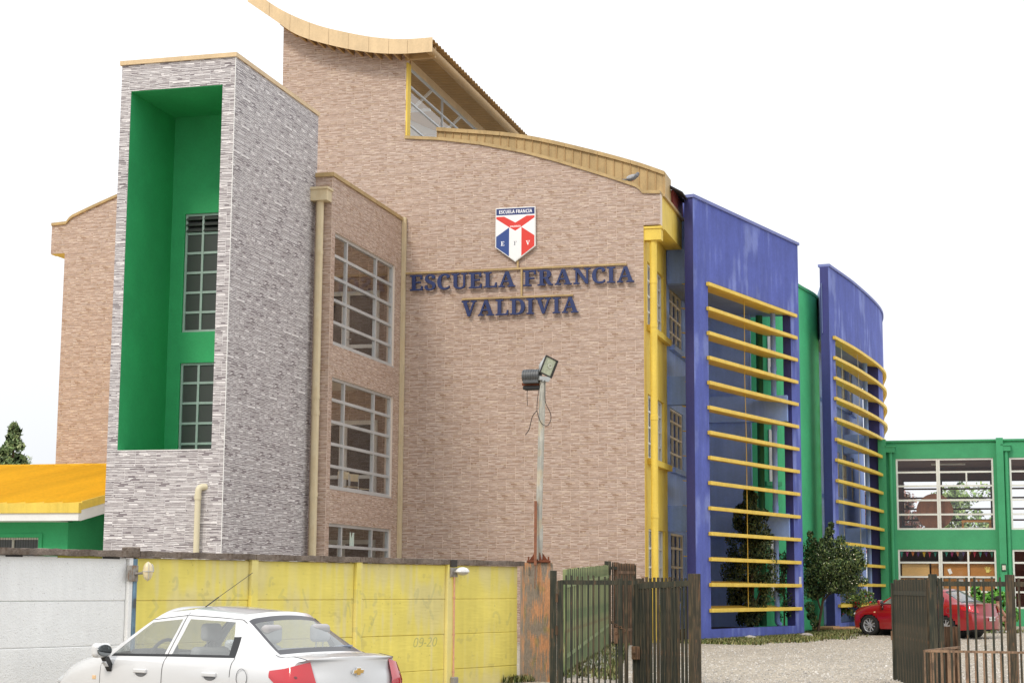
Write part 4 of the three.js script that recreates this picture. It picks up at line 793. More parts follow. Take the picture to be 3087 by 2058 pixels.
{ // two wall lamps
  const metal = paint([190, 188, 184], { v: 0.15, metres: 0.3, rough: 0.5 }), back = paint([150, 146, 140], { v: 0.3, metres: 0.3, other: [120, 84, 60], amount: 0.6 });
  const a = thing('bulkhead_lamp', 'upright oval caged wall lamp on the post between white and yellow wall', 'lamp', wallAt(-8.30, 1.52, 0.05), wallRot, 'lamps on the boundary wall');
  part('back_plate', rbox(-0.13, 0.04, 0.0, 0.19, 0.0, 0.02, 0.004), back, a); part('bracket', rod([-0.02, 0.09, 0.02], [0.05, 0.1, 0.09], 0.015), back, a);
  const ov = (rx, ry, d, z) => { const s = new THREE.Shape(); s.absellipse(0, 0, rx, ry, 0, 7); return new THREE.ExtrudeGeometry(s, { depth: d, bevelEnabled: true, bevelSize: 0.012, bevelThickness: 0.012, bevelSegments: 3, curveSegments: 20 }).translate(0.075, 0.12, z).rotateY(-0.6).translate(0.08, 0, 0); };
  part('housing', ov(0.068, 0.12, 0.03, 0.07), metal, a);
  part('globe', new THREE.SphereGeometry(1, 20, 14).scale(0.062, 0.112, 0.055).translate(0.078, 0.12, 0.115).rotateY(-0.6).translate(0.08, 0, 0), paint([222, 206, 168], { v: 0.06, metres: 0.2, rough: 0.3 }), a);
  part('cage', [tube([[0.078, 0.235, 0.11], [0.078, 0.2, 0.16], [0.078, 0.12, 0.176], [0.078, 0.04, 0.16], [0.078, 0.005, 0.11]], 0.004, 6).rotateY(-0.6).translate(0.08, 0, 0), tube([[0.01, 0.12, 0.11], [0.04, 0.12, 0.165], [0.078, 0.12, 0.178], [0.116, 0.12, 0.165], [0.146, 0.12, 0.11]], 0.004, 6).rotateY(-0.6).translate(0.08, 0, 0)], metal, a);
  const b = thing('bulkhead_lamp', 'flat oval wall lamp with a hood on the yellow wall post', 'lamp', wallAt(-1.86, 1.62, 0.05), wallRot, 'lamps on the boundary wall');
  part('back_plate', rbox(-0.06, 0.12, 0.0, 0.14, 0.0, 0.02, 0.004), back, b); part('hood', new THREE.SphereGeometry(1, 20, 10, 0, Math.PI * 2, 0, Math.PI / 2).scale(0.14, 0.075, 0.085).translate(0.13, 0.075, 0.1), paint([226, 224, 222], { v: 0.1, metres: 0.3 }), b);
  part('globe', new THREE.SphereGeometry(1, 20, 10).scale(0.125, 0.05, 0.07).translate(0.13, 0.075, 0.1), paint([196, 190, 180], { v: 0.1, rough: 0.3 }), b); part('arm', rod([0.03, 0.08, 0.01], [0.1, 0.08, 0.08], 0.02), back, b);
  part('cap_block', rbox(-0.06, 0.1, 0.15, 0.26, -0.01, 0.03, 0.01), paint([60, 54, 50], { v: 0.2 }), b);
}
{ // rust-stained gate pillar with the floodlight mast
  const rustPillar = new THREE.MeshStandardMaterial({ roughness: 0.95, bumpMap: plasterBump, bumpScale: 0.012, map: tex(512, 512, (x, y) => { const n = fbm(x, y, 7, 4, N1), s = N2(x, y, 60, 12), f = N3(x, y, 90, 50); let c = mixc([146, 134, 120], [200, 146, 106], sstep(0.42, 0.62, 0.75 * n + 0.25 * s)); c = mixc(c, [150, 138, 84], 0.5 * sstep(0.62, 0.8, fbm(x, y, 12, 3, N3))); c = mixc(c, [206, 128, 72], 0.8 * sstep(0.045, 0.0, Math.abs(x - 0.55 + 0.02 * (s - 0.5)))); const k = 0.97 + 0.16 * (f - 0.5) + 0.06 * (s - 0.5); return c.map((v) => v * k); }, { rx: 1.6, ry: 0.52 }) });
  const p = thing('gate_pillar', 'rust-stained concrete gate pillar at the right end of the yellow wall', 'pillar', [0.42, 0, -27.85], R(8));
  part('shaft', rbox(-0.235, 0.235, -0.3, 1.87, -0.22, 0.22, 0.015), rustPillar, p);
  const m = thing('floodlight_mast', 'thin grey floodlight mast leaning slightly above the gate pillar', 'mast', [0.45, 1.87, -27.75], 0);
  const galv = paint([176, 174, 164], { v: 0.12, streak: 0.2, metres: 0.8, rough: 0.5, other: [190, 168, 130], amount: 0.5 }), rust = paint([116, 66, 44], { v: 0.25, metres: 0.5, rough: 0.95 });
  part('pole', [rod([0, 0.05, 0], [0.015, 0.6, 0], 0.062, 14), rod([0.0, 0.55, 0], [0.06, 3.02, -0.03], 0.052, 14)], galv, m);
  part('base_plate', rbox(-0.19, 0.19, 0.0, 0.03, -0.16, 0.16, 0.005), rust, m);
  for (const a of [0, 1, 2, 3]) part('gusset', slab([[0.045, 0.03], [0.16, 0.03], [0.045, 0.18]], -0.006, 0.006).rotateY(a * Math.PI / 2 + 0.3), rust, m);
  for (const [x, z] of [[-0.16, 0.13], [0.16, 0.13], [-0.16, -0.13], [0.16, -0.13]]) part('anchor_bolt', rod([x, 0.03, z], [x, 0.09, z], 0.012), rust, m);
  part('old_stay', [bar([-0.06, -0.42, 0.22], [-0.055, -0.05, 0.23], 0.05, 0.012), bar([-0.055, -0.05, 0.23], [-0.05, 0.98, 0.07], 0.045, 0.03)], paint([126, 78, 52], { v: 0.2, metres: 0.5 }), m);
  const cable = flat([34, 32, 32], 0.7);
  part('cable', tube([[0.02, 2.9, 0.06], [-0.02, 2.7, 0.07], [-0.035, 2.45, 0.07], [0.03, 2.25, 0.08], [0.13, 2.2, 0.07], [0.19, 2.3, 0.06], [0.18, 2.42, 0.06], [0.1, 2.6, 0.06], [0.09, 2.95, 0.06]], 0.006, 6), cable, m);
  part('cable', tube([[-0.035, 2.45, 0.07], [-0.11, 2.35, 0.07], [-0.16, 2.15, 0.07], [-0.22, 2.05, 0.07]], 0.007, 6), cable, m);
  // floodlights: one turned to the yard on the right, one seen from behind
  const alu = paint([186, 188, 186], { v: 0.08, rough: 0.4, metal: 0.5, bump: 0 }), grey = paint([96, 98, 100], { v: 0.1, rough: 0.45, metal: 0.4, bump: 0 });
  const f = thing('floodlight', 'square floodlight with a glass face tilted up to the right on the mast', 'floodlight', [0.555, 4.93, -27.75], R(28), 'floodlights on the mast'); f.scale.setScalar(0.76);
  const tilt = (g) => g.rotateZ(-0.35).rotateX(0.12);
  const shell = new THREE.CylinderGeometry(0.2, 0.2, 0.26, 20, 1, false, 0, Math.PI); shell.rotateZ(Math.PI / 2).rotateX(Math.PI / 2);
  part('housing', [tilt(rbox(-0.15, 0.15, -0.02, 0.36, -0.06, 0.0, 0.01)), tilt(new THREE.SphereGeometry(0.19, 18, 10).scale(0.75, 0.92, 0.7).translate(0, 0.17, -0.14)), ...[-0.09, -0.03, 0.03, 0.09].map((x) => tilt(box(x - 0.006, x + 0.006, 0.0, 0.34, -0.2, -0.06)))], alu, f);
  part('rim', [[-0.165, 0.165, -0.035, -0.01], [-0.165, 0.165, 0.35, 0.375], [-0.165, -0.14, -0.01, 0.35], [0.12, 0.165, -0.01, 0.35]].map((q) => tilt(box(...q, 0.0, 0.03))), flat([52, 52, 50], 0.5, 0.3), f);
  part('reflector', tilt(box(-0.14, 0.12, -0.01, 0.35, 0.0, 0.008)), paint([188, 196, 172], { v: 0.12, metres: 0.25, rough: 0.3, metal: 0.3 }), f);
  part('bulb', tilt(new THREE.TorusGeometry(0.04, 0.012, 10, 24).translate(0.02, 0.19, 0.015)), paint([206, 208, 196], { v: 0.05 }), f);
  part('glass', tilt(new THREE.PlaneGeometry(0.26, 0.36).translate(-0.01, 0.17, 0.028)), M.glass, f);
  part('bracket', [box(-0.16, 0.1, -0.14, -0.06, -0.06, 0.02), box(-0.1, 0.06, -0.17, -0.13, -0.05, 0.05)], alu, f);
  const b = thing('floodlight', 'ribbed floodlight seen from behind, pointing away to the left on the mast', 'floodlight', [0.335, 4.76, -27.85], R(160), 'floodlights on the mast'); b.scale.setScalar(0.8);
  const ribs = [new THREE.CylinderGeometry(0.13, 0.13, 0.36, 20).rotateZ(Math.PI / 2).translate(0, 0.18, -0.02)]; for (let k = 0; k < 7; k++) ribs.push(new THREE.CylinderGeometry(0.14, 0.14, 0.02, 20).rotateZ(Math.PI / 2).translate(-0.16 + k * 0.053, 0.18, -0.02));
  part('housing', [...ribs, rbox(-0.17, 0.17, 0.02, 0.13, -0.12, 0.1, 0.02)], grey, b);
  part('mounting_bar', bar([-0.2, 0.0, 0.05], [0.22, 0.02, 0.05], 0.12, 0.05), rust, b);
  part('front_frame', rbox(-0.19, 0.19, -0.1, -0.02, -0.05, 0.16, 0.02), M.black, b);
  part('cable', tube([[0.12, -0.08, 0.06], [0.13, -0.2, 0.06], [0.12, -0.42, 0.06]], 0.006, 6), cable, b);
}

// ================================================================ gates and fences of square bars
const oldGreen = (c1, c2, sd) => new THREE.MeshStandardMaterial({ roughness: 0.8, map: tex(256, 256, (x, y) => { const n = fbm((x + sd * 0.13) % 1, y, 9, 4, N1), s = N2((x + sd * 0.31) % 1, y, 60, 7), r = N3(x, y, 40, 14); let c = mixc(c1, c2, sstep(0.42, 0.66, 0.5 * n + 0.5 * s)); c = mixc(c, [128, 88, 60], 0.6 * sstep(0.70, 0.82, 0.6 * r + 0.4 * n)); const k = 0.95 + 0.22 * (s - 0.5); return c.map((v) => v * k); }, { rx: 1.7, ry: 0.7 }) });
const G1 = oldGreen([46, 50, 40], [68, 64, 50], 1), G2 = oldGreen([58, 54, 42], [86, 74, 56], 2), G3 = oldGreen([118, 138, 92], [146, 152, 106], 3), G4 = oldGreen([92, 70, 52], [128, 98, 74], 4);
// a leaf from A to B (plan points [X, depth]); bars every step, rails at given heights
function barLeaf(name, label, cat, A, B, { y0 = -0.12, top = 1.66, railAt = [1.5, -0.06], step = 0.084, bw = 0.028, mat = G1, mat2 = G2, stiles = [0.07, 0.07], stileTop = [null, null], group, railH = 0.07, skew = 0, deep = 0.03 } = {}) {
  const dx = B[0] - A[0], dz = B[1] - A[1], L = Math.hypot(dx, dz), g = thing(name, label, cat, [A[0], 0, -A[1]], Math.atan2(dz, dx), group);
  const lift = (x) => skew * x / L;
  for (const y of railAt) part('rail', bar([0, y + lift(0), 0], [L, y + lift(L), 0], deep + 0.006, railH), mat, g);
  const n = Math.floor(L / step); for (let k = 1; k < n; k++) { const x = k * L / n + rr(-0.006, 0.006), j = rr(-0.012, 0.012); part('bar', box(x - bw / 2, x + bw / 2, y0, top + lift(x) + j, -deep / 2, deep / 2), k % 3 ? mat : mat2, g); }
  stiles.forEach((w, i) => { if (w) { const x = i ? L : 0; part('stile', rbox(x - w / 2, x + w / 2, y0 - 0.04, stileTop[i] ?? top - 0.06 + lift(x), -w / 2, w / 2, 0.004, 1), i ? mat2 : mat, g); } });
  return g;
}
const leaf1 = barLeaf('gate_leaf', 'long low bar gate leaf hung on the rust-stained pillar', 'gate', [0.78, 27.0], [2.0, 26.95], { top: 1.66, railAt: [1.555, -0.06], stiles: [0.1, 0.05], stileTop: [1.58, 1.60], group: 'gate leaves' });
part('hinge_post', rbox(-0.16, -0.055, -0.2, 1.735, -0.05, 0.05, 0.004, 1), G1, leaf1);
for (const y of [0.75, 1.25]) part('hinge', rod([-0.052, y, 0.06], [-0.052, y + 0.13, 0.06], 0.018), G4, leaf1);
part('lock_stile', rbox(0.9, 0.97, 0.0, 1.62, -0.035, 0.035, 0.004, 1), G1, leaf1); part('lock_stile', rbox(1.0, 1.05, 0.0, 1.62, -0.03, 0.03, 0.004, 1), G2, leaf1);
part('lock_plate', [rbox(0.84, 0.9, 0.62, 0.86, 0.0, 0.05, 0.004), new THREE.TorusGeometry(0.018, 0.008, 8, 16).translate(0.87, 0.78, 0.055)], G4, leaf1);
part('chain', Array.from({ length: 7 }, (_, k) => new THREE.TorusGeometry(0.017, 0.006, 6, 12).rotateX(k % 2 ? Math.PI / 2 : 0).translate(0.82 + k * 0.03, 0.95 - k * 0.022 - 0.01 * Math.sin(k), 0.05)), G4, leaf1);
const leaf2 = barLeaf('gate_leaf', 'narrow bar gate leaf with a thick top rail standing open left of the driveway', 'gate', [1.99, 26.95], [2.70, 25.5], { top: 1.46, railAt: [1.50, -0.06], railH: 0.085, stiles: [0.1, 0.0], stileTop: [1.54, null], skew: 0.055, step: 0.1, group: 'gate leaves' });
part('gate_post', rbox(1.58, 1.72, -0.1, 1.69, -0.07, 0.07, 0.006, 1), G2, leaf2);
part('lock_box', [rbox(-0.02, 0.12, 0.38, 0.58, 0.03, 0.11, 0.01), rod([0.1, 0.48, 0.1], [0.1, 0.48, 0.16], 0.02)], G4, leaf2);
barLeaf('gate_leaf', 'second bar gate leaf folded behind the narrow open leaf', 'gate', [2.05, 27.5], [2.82, 26.5], { top: 1.64, railAt: [1.54, -0.06], step: 0.085, bw: 0.03, stiles: [0.08, 0.08], stileTop: [1.62, 1.62], group: 'gate leaves', mat: G2, mat2: G1 });
const in1 = barLeaf('side_fence', 'pale green bar fence running back from the pillar towards the brown wall', 'fence', [0.93, 29.6], [2.44, 43.2], { top: 1.78, skew: 0.24, railAt: [1.5, 0.3], step: 0.17, bw: 0.075, deep: 0.05, mat: G3, mat2: G1, stiles: [0.06, 0.16], stileTop: [1.78, 2.12], group: 'yard side fences' });
barLeaf('side_fence', 'rusty brown dense bar fence close to the foot of the brown wall', 'fence', [2.66, 43.4], [3.25, 45.0], { top: 2.08, railAt: [1.85, 0.4], step: 0.075, bw: 0.035, mat: G4, mat2: G2, stiles: [0.1, 0.06], stileTop: [2.1, 2.05], group: 'yard side fences' });
barLeaf('side_fence', 'short open fence piece with two rails between the green and rusty fences', 'fence', [2.46, 43.25], [2.68, 43.35], { top: 2.1, railAt: [1.95, 0.6], step: 0.1, stiles: [0, 0], group: 'yard side fences' });
const in3 = barLeaf('gate_leaf', 'weathered close-barred gate leaf standing open, edge on, right of the driveway', 'gate', [6.36, 28.6], [6.17, 25.5], { top: 1.63, railAt: [1.42, -0.06], step: 0.085, bw: 0.04, stiles: [0.09, 0.06], stileTop: [1.58, 1.62], group: 'gate leaves', mat: G1, mat2: G2 });
part('hinge', rod([0, 0.65, 0.05], [0, 0.8, 0.05], 0.02), G4, in3);
const in4 = barLeaf('street_fence', 'green square bar fence in front of the red car', 'fence', [6.2, 25.3], [7.2, 24.9], { top: 1.655, railAt: [1.565, -0.06], step: 0.108, bw: 0.03, stiles: [0.115, 0.1], stileTop: [1.705, 1.7], group: 'fences right of the driveway', mat: G1, mat2: G2 });
part('stile', rbox(0.07, 0.125, 0, 1.64, -0.03, 0.03, 0.004, 1), G1, in4);
barLeaf('street_fence', 'green square bar fence cut off by the right edge of the view', 'fence', [7.22, 24.9], [8.6, 24.4], { top: 1.655, railAt: [1.565, -0.06], step: 0.108, bw: 0.03, stiles: [0.12, 0.1], stileTop: [1.7, 1.7], group: 'fences right of the driveway', mat: G2, mat2: G1 });
{ // low rusty cage in front of the right fence
  const rustBar = paint([136, 110, 88], { v: 0.2, streak: 0.25, metres: 0.6, rough: 0.9, other: [98, 80, 66], amount: 0.8 });
  const c = thing('rusty_bar_guard', 'low rusty bar guard in front of the right-hand fence', 'guard rail', [5.5, 0, -23], Math.atan2(-0.35, 1.25));
  const L = 1.9; part('top_rail', bar([0, 0.675, 0], [L, 0.675, 0], 0.03, 0.03), rustBar, c); part('top_rail', bar([0, 0.675, 0], [0.42, 0.69, -1.25], 0.03, 0.03), rustBar, c);
  part('bottom_rail', bar([0, -0.05, 0], [L, -0.05, 0], 0.03, 0.03), rustBar, c);
  for (let k = 0; k < 18; k++) part('bar', box(k * 0.108 - 0.011, k * 0.108 + 0.011, -0.2, 0.66, -0.011, 0.011), rustBar, c);
  for (let k = 1; k < 6; k++) part('bar', box(k * 0.07 - 0.011, k * 0.07 + 0.011, -0.2, 0.66, -k * 0.21 - 0.011, -k * 0.21 + 0.011), rustBar, c);
  part('corner_post', box(0.52, 0.56, -0.2, 0.66, 0.02, 0.05), rustBar, c);
  const pl = single('leaning_board', rbox(-0.2, 0.2, 0.0, 0.98, -0.015, 0.015, 0.004, 1).rotateY(-0.9).translate(6.62, -0.05, -26.2), G4, 'weathered board standing behind the right-hand fence bars', 'board');
}

// ================================================================ cars
const CAR = [ // stations from the rear to the nose; nine points each from the centre line down the side: [x, y, half width]
  [[.05, 1.02, 0], [.06, 1.015, .35], [.10, 1.0, .60], [.13, .985, .66], [.18, .965, .71], [.20, .88, .755], [.16, .76, .79], [.12, .5, .80], [.12, .25, .74]],
  [[.27, 1.045, 0], [.27, 1.04, .35], [.29, 1.025, .60], [.31, 1.012, .67], [.36, .985, .742], [.40, .90, .80], [.38, .78, .825], [.35, .5, .82], [.35, .22, .78]],
  [[.47, 1.055, 0], [.48, 1.05, .34], [.54, 1.035, .60], [.60, 1.03, .675], [.68, 1.0, .757], [.70, .92, .808], [.70, .79, .838], [.70, .5, .83], [.70, .2, .79]],
  [[1.08, 1.42, 0], [1.09, 1.405, .30], [1.12, 1.36, .50], [1.02, 1.19, .635], [.99, .995, .772], [1.0, .93, .816], [1.0, .80, .842], [1.0, .5, .835], [1.0, .2, .79]],
  [[1.25, 1.458, 0], [1.25, 1.447, .30], [1.27, 1.405, .52], [1.17, 1.2, .652], [1.12, .99, .777], [1.12, .93, .818], [1.12, .80, .845], [1.12, .5, .838], [1.12, .2, .79]],
  [[1.92, 1.503, 0], [1.92, 1.492, .32], [1.90, 1.437, .555], [1.96, 1.2, .676], [2.01, .977, .785], [2.02, .92, .822], [2.02, .80, .848], [2.02, .5, .842], [2.02, .2, .79]],
  [[2.06, 1.50, 0], [2.06, 1.488, .32], [2.02, 1.434, .557], [2.08, 1.2, .677], [2.13, .974, .785], [2.13, .918, .822], [2.13, .80, .848], [2.13, .5, .842], [2.13, .2, .79]],
  [[2.42, 1.478, 0], [2.42, 1.464, .33], [2.44, 1.388, .565], [2.74, 1.17, .678], [3.01, .957, .775], [3.02, .905, .812], [3.02, .79, .838], [3.02, .5, .834], [3.02, .2, .79]],
  [[2.51, 1.458, 0], [2.52, 1.443, .33], [2.55, 1.355, .57], [2.86, 1.15, .667], [3.13, .952, .757], [3.12, .90, .805], [3.12, .785, .834], [3.12, .5, .832], [3.12, .2, .79]],
  [[3.24, 1.0, 0], [3.22, .995, .36], [3.17, .975, .655], [3.20, .965, .70], [3.25, .945, .742], [3.24, .885, .80], [3.24, .78, .832], [3.24, .5, .83], [3.24, .2, .79]],
  [[3.6, .955, 0], [3.6, .945, .36], [3.6, .915, .62], [3.6, .895, .68], [3.6, .865, .735], [3.6, .80, .80], [3.6, .72, .83], [3.6, .5, .825], [3.6, .22, .78]],
  [[4.02, .845, 0], [4.01, .835, .34], [3.98, .80, .55], [3.97, .77, .62], [3.95, .73, .68], [3.93, .66, .74], [3.93, .58, .77], [3.93, .42, .77], [3.93, .22, .72]],
  [[4.20, .68, 0], [4.19, .67, .3], [4.13, .64, .48], [4.08, .61, .55], [4.03, .58, .60], [4.0, .54, .65], [3.98, .48, .68], [3.98, .36, .68], [3.98, .22, .64]],
];
const cr = (a, b, c, d, t) => 0.5 * ((2 * b) + (-a + c) * t + (2 * a - 5 * b + 4 * c - d) * t * t + (-a + 3 * b - 3 * c + d) * t * t * t);
const CF = 6; // finer steps per control cell
function carGrid() {
  const ni = CAR.length, nj = CAR[0].length, rows = [];
  const at = (i, j) => CAR[clamp(i, 0, ni - 1)][clamp(j, 0, nj - 1)];
  const cj = (i, fj) => { const j = Math.min(nj - 2, Math.floor(fj / CF)), t = fj / CF - j; return [0, 1, 2].map((k) => { let p = at(i, j - 1)[k]; if (j === 0) p = k === 2 ? -at(i, 1)[2] : at(i, 1)[k]; return cr(p, at(i, j)[k], at(i, j + 1)[k], at(i, j + 2)[k], t); }); };
  for (let fi = 0; fi <= (ni - 1) * CF; fi++) {
    const i = Math.min(ni - 2, Math.floor(fi / CF)), t = fi / CF - i, row = [];
    const lines = [i - 1, i, i + 1, i + 2].map((q) => clamp(q, 0, ni - 1));
    for (let fj = 0; fj <= (nj - 1) * CF; fj++) { const [a, b, c, d] = lines.map((q) => cj(q, fj)); row.push([0, 1, 2].map((k) => cr(a[k], b[k], c[k], d[k], t * 1))); }
    rows.push(row);
  }
  return rows;
}
function buildCar({ name, label, pos, turn, scale = [1, 1, 1], paintMat, rimSpokes, tail, parts = {}, seatMat, plate, trimDark = true }) {
  const car = thing(name, label, 'car', pos, turn), Gd = carGrid(), NI = Gd.length - 1, NJ = Gd[0].length - 1;
  const V = (p, sd, out = 0) => [(p[0] - 2.1) * scale[0], p[1] * scale[1], -sd * (p[2] + out) * scale[2]]; // sd 1: left
  const wheels = [[0.95, 0.3], [3.415, 0.3]], WR = 0.345;
  const cellMat = (fi, fj) => {
    const i = Math.floor(fi / CF), j = Math.floor(fj / CF), a = fi % CF;
    if (i === 2 && j < 2) return (a === 0 || a === CF - 1 || fj > 2 * CF - 2) ? 'edge' : 'rear_window';
    if (i === 8 && j < 2) return (a === 0 || fj > 2 * CF - 2) ? 'edge' : 'windscreen';
    if (i === 4 && j >= 2 && j < 4) return fj < 2 * CF + 2 ? 'body' : fj >= 4 * CF - 1 ? 'belt' : 'rear_side_window';
    if (i === 6 && j >= 2 && j < 4) return fj < 2 * CF + 2 ? 'body' : fj >= 4 * CF - 1 ? 'belt' : 'front_side_window';
    if (i === 3 && j >= 3 && j < 4 && a > 2) return fj >= 4 * CF - 1 ? 'belt' : 'quarter';
    if (i === 5 && fj === 4 * CF - 1) return 'belt';
    if (j >= 4 && fj < 7.6 * CF && fi >= 3 * CF + 2 && fi < 5 * CF + 3) return 'rear_door';
    if (j >= 4 && fj < 7.6 * CF && fi >= 5 * CF + 3 && fi < 8 * CF) return 'front_door';
    return 'body';
  };
  const buckets = new Map(), push = (k, tri) => { if (!buckets.has(k)) buckets.set(k, []); buckets.get(k).push(...tri); };
  for (const sd of [1, -1]) for (let fi = 0; fi < NI; fi++) for (let fj = 0; fj < NJ; fj++) {
    const q = [Gd[fi][fj], Gd[fi + 1][fj], Gd[fi + 1][fj + 1], Gd[fi][fj + 1]], c = [0, 1].map((k) => (q[0][k] + q[1][k] + q[2][k] + q[3][k]) / 4);
    if (fj > 4 * CF && wheels.some(([x, y]) => Math.hypot(c[0] - x, c[1] - y) < WR)) continue;
    let k = cellMat(fi, fj); if (!['body', 'edge', 'rear_window', 'windscreen'].includes(k)) k += sd > 0 ? '|l' : '|r';
    const [A, B, C, D] = q.map((p) => V(p, sd)); push(k, sd < 0 ? [A, C, B, A, D, C] : [A, B, C, A, C, D]);
  }
  for (const [row, sgn] of [[Gd[0], -1], [Gd[NI], 1]]) { // close the rear and the nose
    const nt = 8, grid = row.map((p) => Array.from({ length: nt + 1 }, (_, n) => { const t = n / nt, e = 1 - Math.pow(1 - t, 2.4), y = p[1]; const xc = sgn < 0 ? (y > 0.62 ? 0.012 + (y - 0.62) * 0.06 : -0.03) : 4.235; return [lerp(p[0], xc, e * (p[2] > 0.02 ? 1 : 1)), y, p[2] * (1 - t)]; }));
    for (const sd of [1, -1]) for (let j = 0; j + 1 < grid.length; j++) for (let n = 0; n < nt; n++) { const [A, B, C, D] = [grid[j][n], grid[j + 1][n], grid[j + 1][n + 1], grid[j][n + 1]].map((p) => V(p, sd)); push('body', sgn * sd < 0 ? [A, B, C, A, C, D] : [A, C, B, A, D, C]); }
  }
  const geoOf = (k) => { const g = new THREE.BufferGeometry(); g.setAttribute('position', new THREE.Float32BufferAttribute(buckets.get(k).flat(), 3)); return toCreasedNormals(mergeVertices(g, 1e-4), R(38)); };
  const dark = flat([28, 28, 30], 0.35), glassM = parts.glass || new THREE.MeshPhysicalMaterial({ color: c255([222, 226, 226]), transmission: 0.8, thickness: 0, roughness: 0.03, ior: 1.6 });  // milky tint puts pale sky reflection into the glass colour, as dusty haze
  part('body', geoOf('body'), paintMat, car);
  const doors = {};
  for (const k of ['front_door|l', 'rear_door|l', 'front_door|r', 'rear_door|r']) doors[k] = part('door', geoOf(k), paintMat, car);
  part('window', geoOf('rear_window'), glassM, car); part('window', geoOf('windscreen'), glassM, car); part('window_border', geoOf('edge'), parts.border || dark, car);
  for (const s of ['l', 'r']) { for (const k of ['front_side_window', 'rear_side_window']) part('window', geoOf(k + '|' + s), glassM, car); part('quarter_trim', geoOf('quarter|' + s), dark, car); part('belt_trim', geoOf('belt|' + s), dark, car); }
  const S = (x, y, l) => V([x, y, l], 1), Sr = (x, y, l) => V([x, y, l], -1);
  // seams between panels
  const col = (fi, j0, j1, sd) => tube(Array.from({ length: Math.ceil((j1 - j0) / 2) + 1 }, (_, n) => V(Gd[fi][Math.min(j1, j0 + n * 2)], sd, 0.001)), 0.0035, 5);
  for (const sd of [1, -1]) part('panel_gap', [col(5 * CF + 3, 2 * CF, 7 * CF, sd), col(8 * CF, 4 * CF, 7 * CF, sd), col(3 * CF + 2, 4 * CF, 6 * CF, sd), tube(Array.from({ length: 9 }, (_, n) => V(Gd[Math.round(n * CF / 4)][2 * CF + 2], sd, 0.002)), 0.004, 5), tube(Array.from({ length: 13 }, (_, n) => V(Gd[3 * CF + Math.round(n * (5 * CF) / 12)][2 * CF + 1], sd, 0.001)), 0.0035, 5)], dark, car);
  // handles, mirrors, fuel door
  for (const sd of [1, -1]) for (const [x, k, l] of [[2.42, 'front_door', 0.846], [1.32, 'rear_door', 0.846]]) {
    const h = rbox(-0.1, 0.1, -0.02, 0.022, -0.016, 0.016, 0.012, 3); const m = part('handle', h, paintMat, doors[k + (sd > 0 ? '|l' : '|r')]); m.position.set(...V([x, 0.815, l + 0.012], sd));
    const cup = part('handle_recess', new THREE.SphereGeometry(1, 14, 8).scale(0.085, 0.035, 0.008), flat([120, 120, 122], 0.6), doors[k + (sd > 0 ? '|l' : '|r')]); cup.position.set(...V([x, 0.79, l + 0.0], sd));
  }
  for (const sd of [1, -1]) {
    const mr = part('mirror', [rbox(-0.04, 0.075, -0.045, 0.105, -0.11, 0.11, 0.05, 4), bar([0, -0.08, sd * 0.03], [0.02, -0.16, sd * 0.13], 0.05, 0.04)], paintMat, car); mr.position.set(...V([2.93, 0.99, 0.965], sd));
    part('mirror_glass', new THREE.SphereGeometry(1, 16, 8).scale(0.008, 0.062, 0.096).translate(-0.038, 0.03, 0), new THREE.MeshStandardMaterial({ color: c255([120, 124, 126]), roughness: 0.05, metalness: 0.9 }), mr);
    part('mirror_stalk', bar([0.0, -0.03, sd * 0.03], [0.02, -0.17, sd * 0.13], 0.055, 0.06), dark, mr);
  }
  part('fuel_door', new THREE.TorusGeometry(0.075, 0.003, 5, 28).scale(1, 1.15, 1).translate(...S(0.84, 0.80, 0.846)), flat([110, 110, 112]), car);
  part('side_indicator', rbox(-0.03, 0.03, -0.02, 0.02, -0.006, 0.006, 0.005).translate(...S(3.22, 0.72, 0.836)), flat([232, 196, 150], 0.3), car);
  part('antenna', [rod(S(2.38, 1.485, 0), S(2.16, 1.60, 0), 0.006, 6), rod(S(2.16, 1.60, 0), S(1.62, 1.87, 0), 0.003, 6)], dark, car);
  // tail lights wrap round the corners
  for (const sd of [1, -1]) {
    const pl = [[.45, .838], [.36, .828], [.27, .814], [.195, .80], [.155, .775], [.128, .725], [.108, .67], [.09, .615]], P = [], idx = [], nv = 6;
    pl.forEach(([x, l], u) => { const t = u / (pl.length - 1), yt = lerp(tail.top[0], tail.top[1], t), yb = lerp(tail.bot[0], tail.bot[1], Math.pow(t, 0.7)); for (let v = 0; v <= nv; v++) { const s = v / nv, y = lerp(yb, yt, s), up = Math.max(0, y - 0.76), in_ = t > 0.55 ? (0.97 - y) * 0.34 * (t - 0.55) / 0.45 : 0; P.push(...V([x + up * (t > 0.35 ? 0.26 : 0.08) - 0.004 - 0.02 * t - 0.014 * Math.sin(Math.PI * t) - in_ * 0.3, y, l - up * 0.24 - in_ + 0.014 + 0.018 * Math.sin(Math.PI * t) + 0.006 * Math.sin(Math.PI * s)], sd)); } });
    for (let u = 0; u + 1 < pl.length; u++) for (let v = 0; v < nv; v++) { const a = u * (nv + 1) + v, b = a + nv + 1; idx.push(a, b, a + 1, a + 1, b, b + 1); }
    const g = new THREE.BufferGeometry(); g.setAttribute('position', new THREE.Float32BufferAttribute(P, 3)); g.setIndex(idx); g.computeVertexNormals();
    const tl = part('tail_light', g, tail.mat, car);
    for (const [x, y, l, r] of [[.15, .80, .765, .04], [.10, .72, .66, .034]]) part('lamp_insert', new THREE.SphereGeometry(r, 14, 10).scale(0.35, 1, 1).rotateY(sd * -0.5).translate(...V([x - 0.008, y, l + 0.006], sd)), tail.insert, tl);
  }
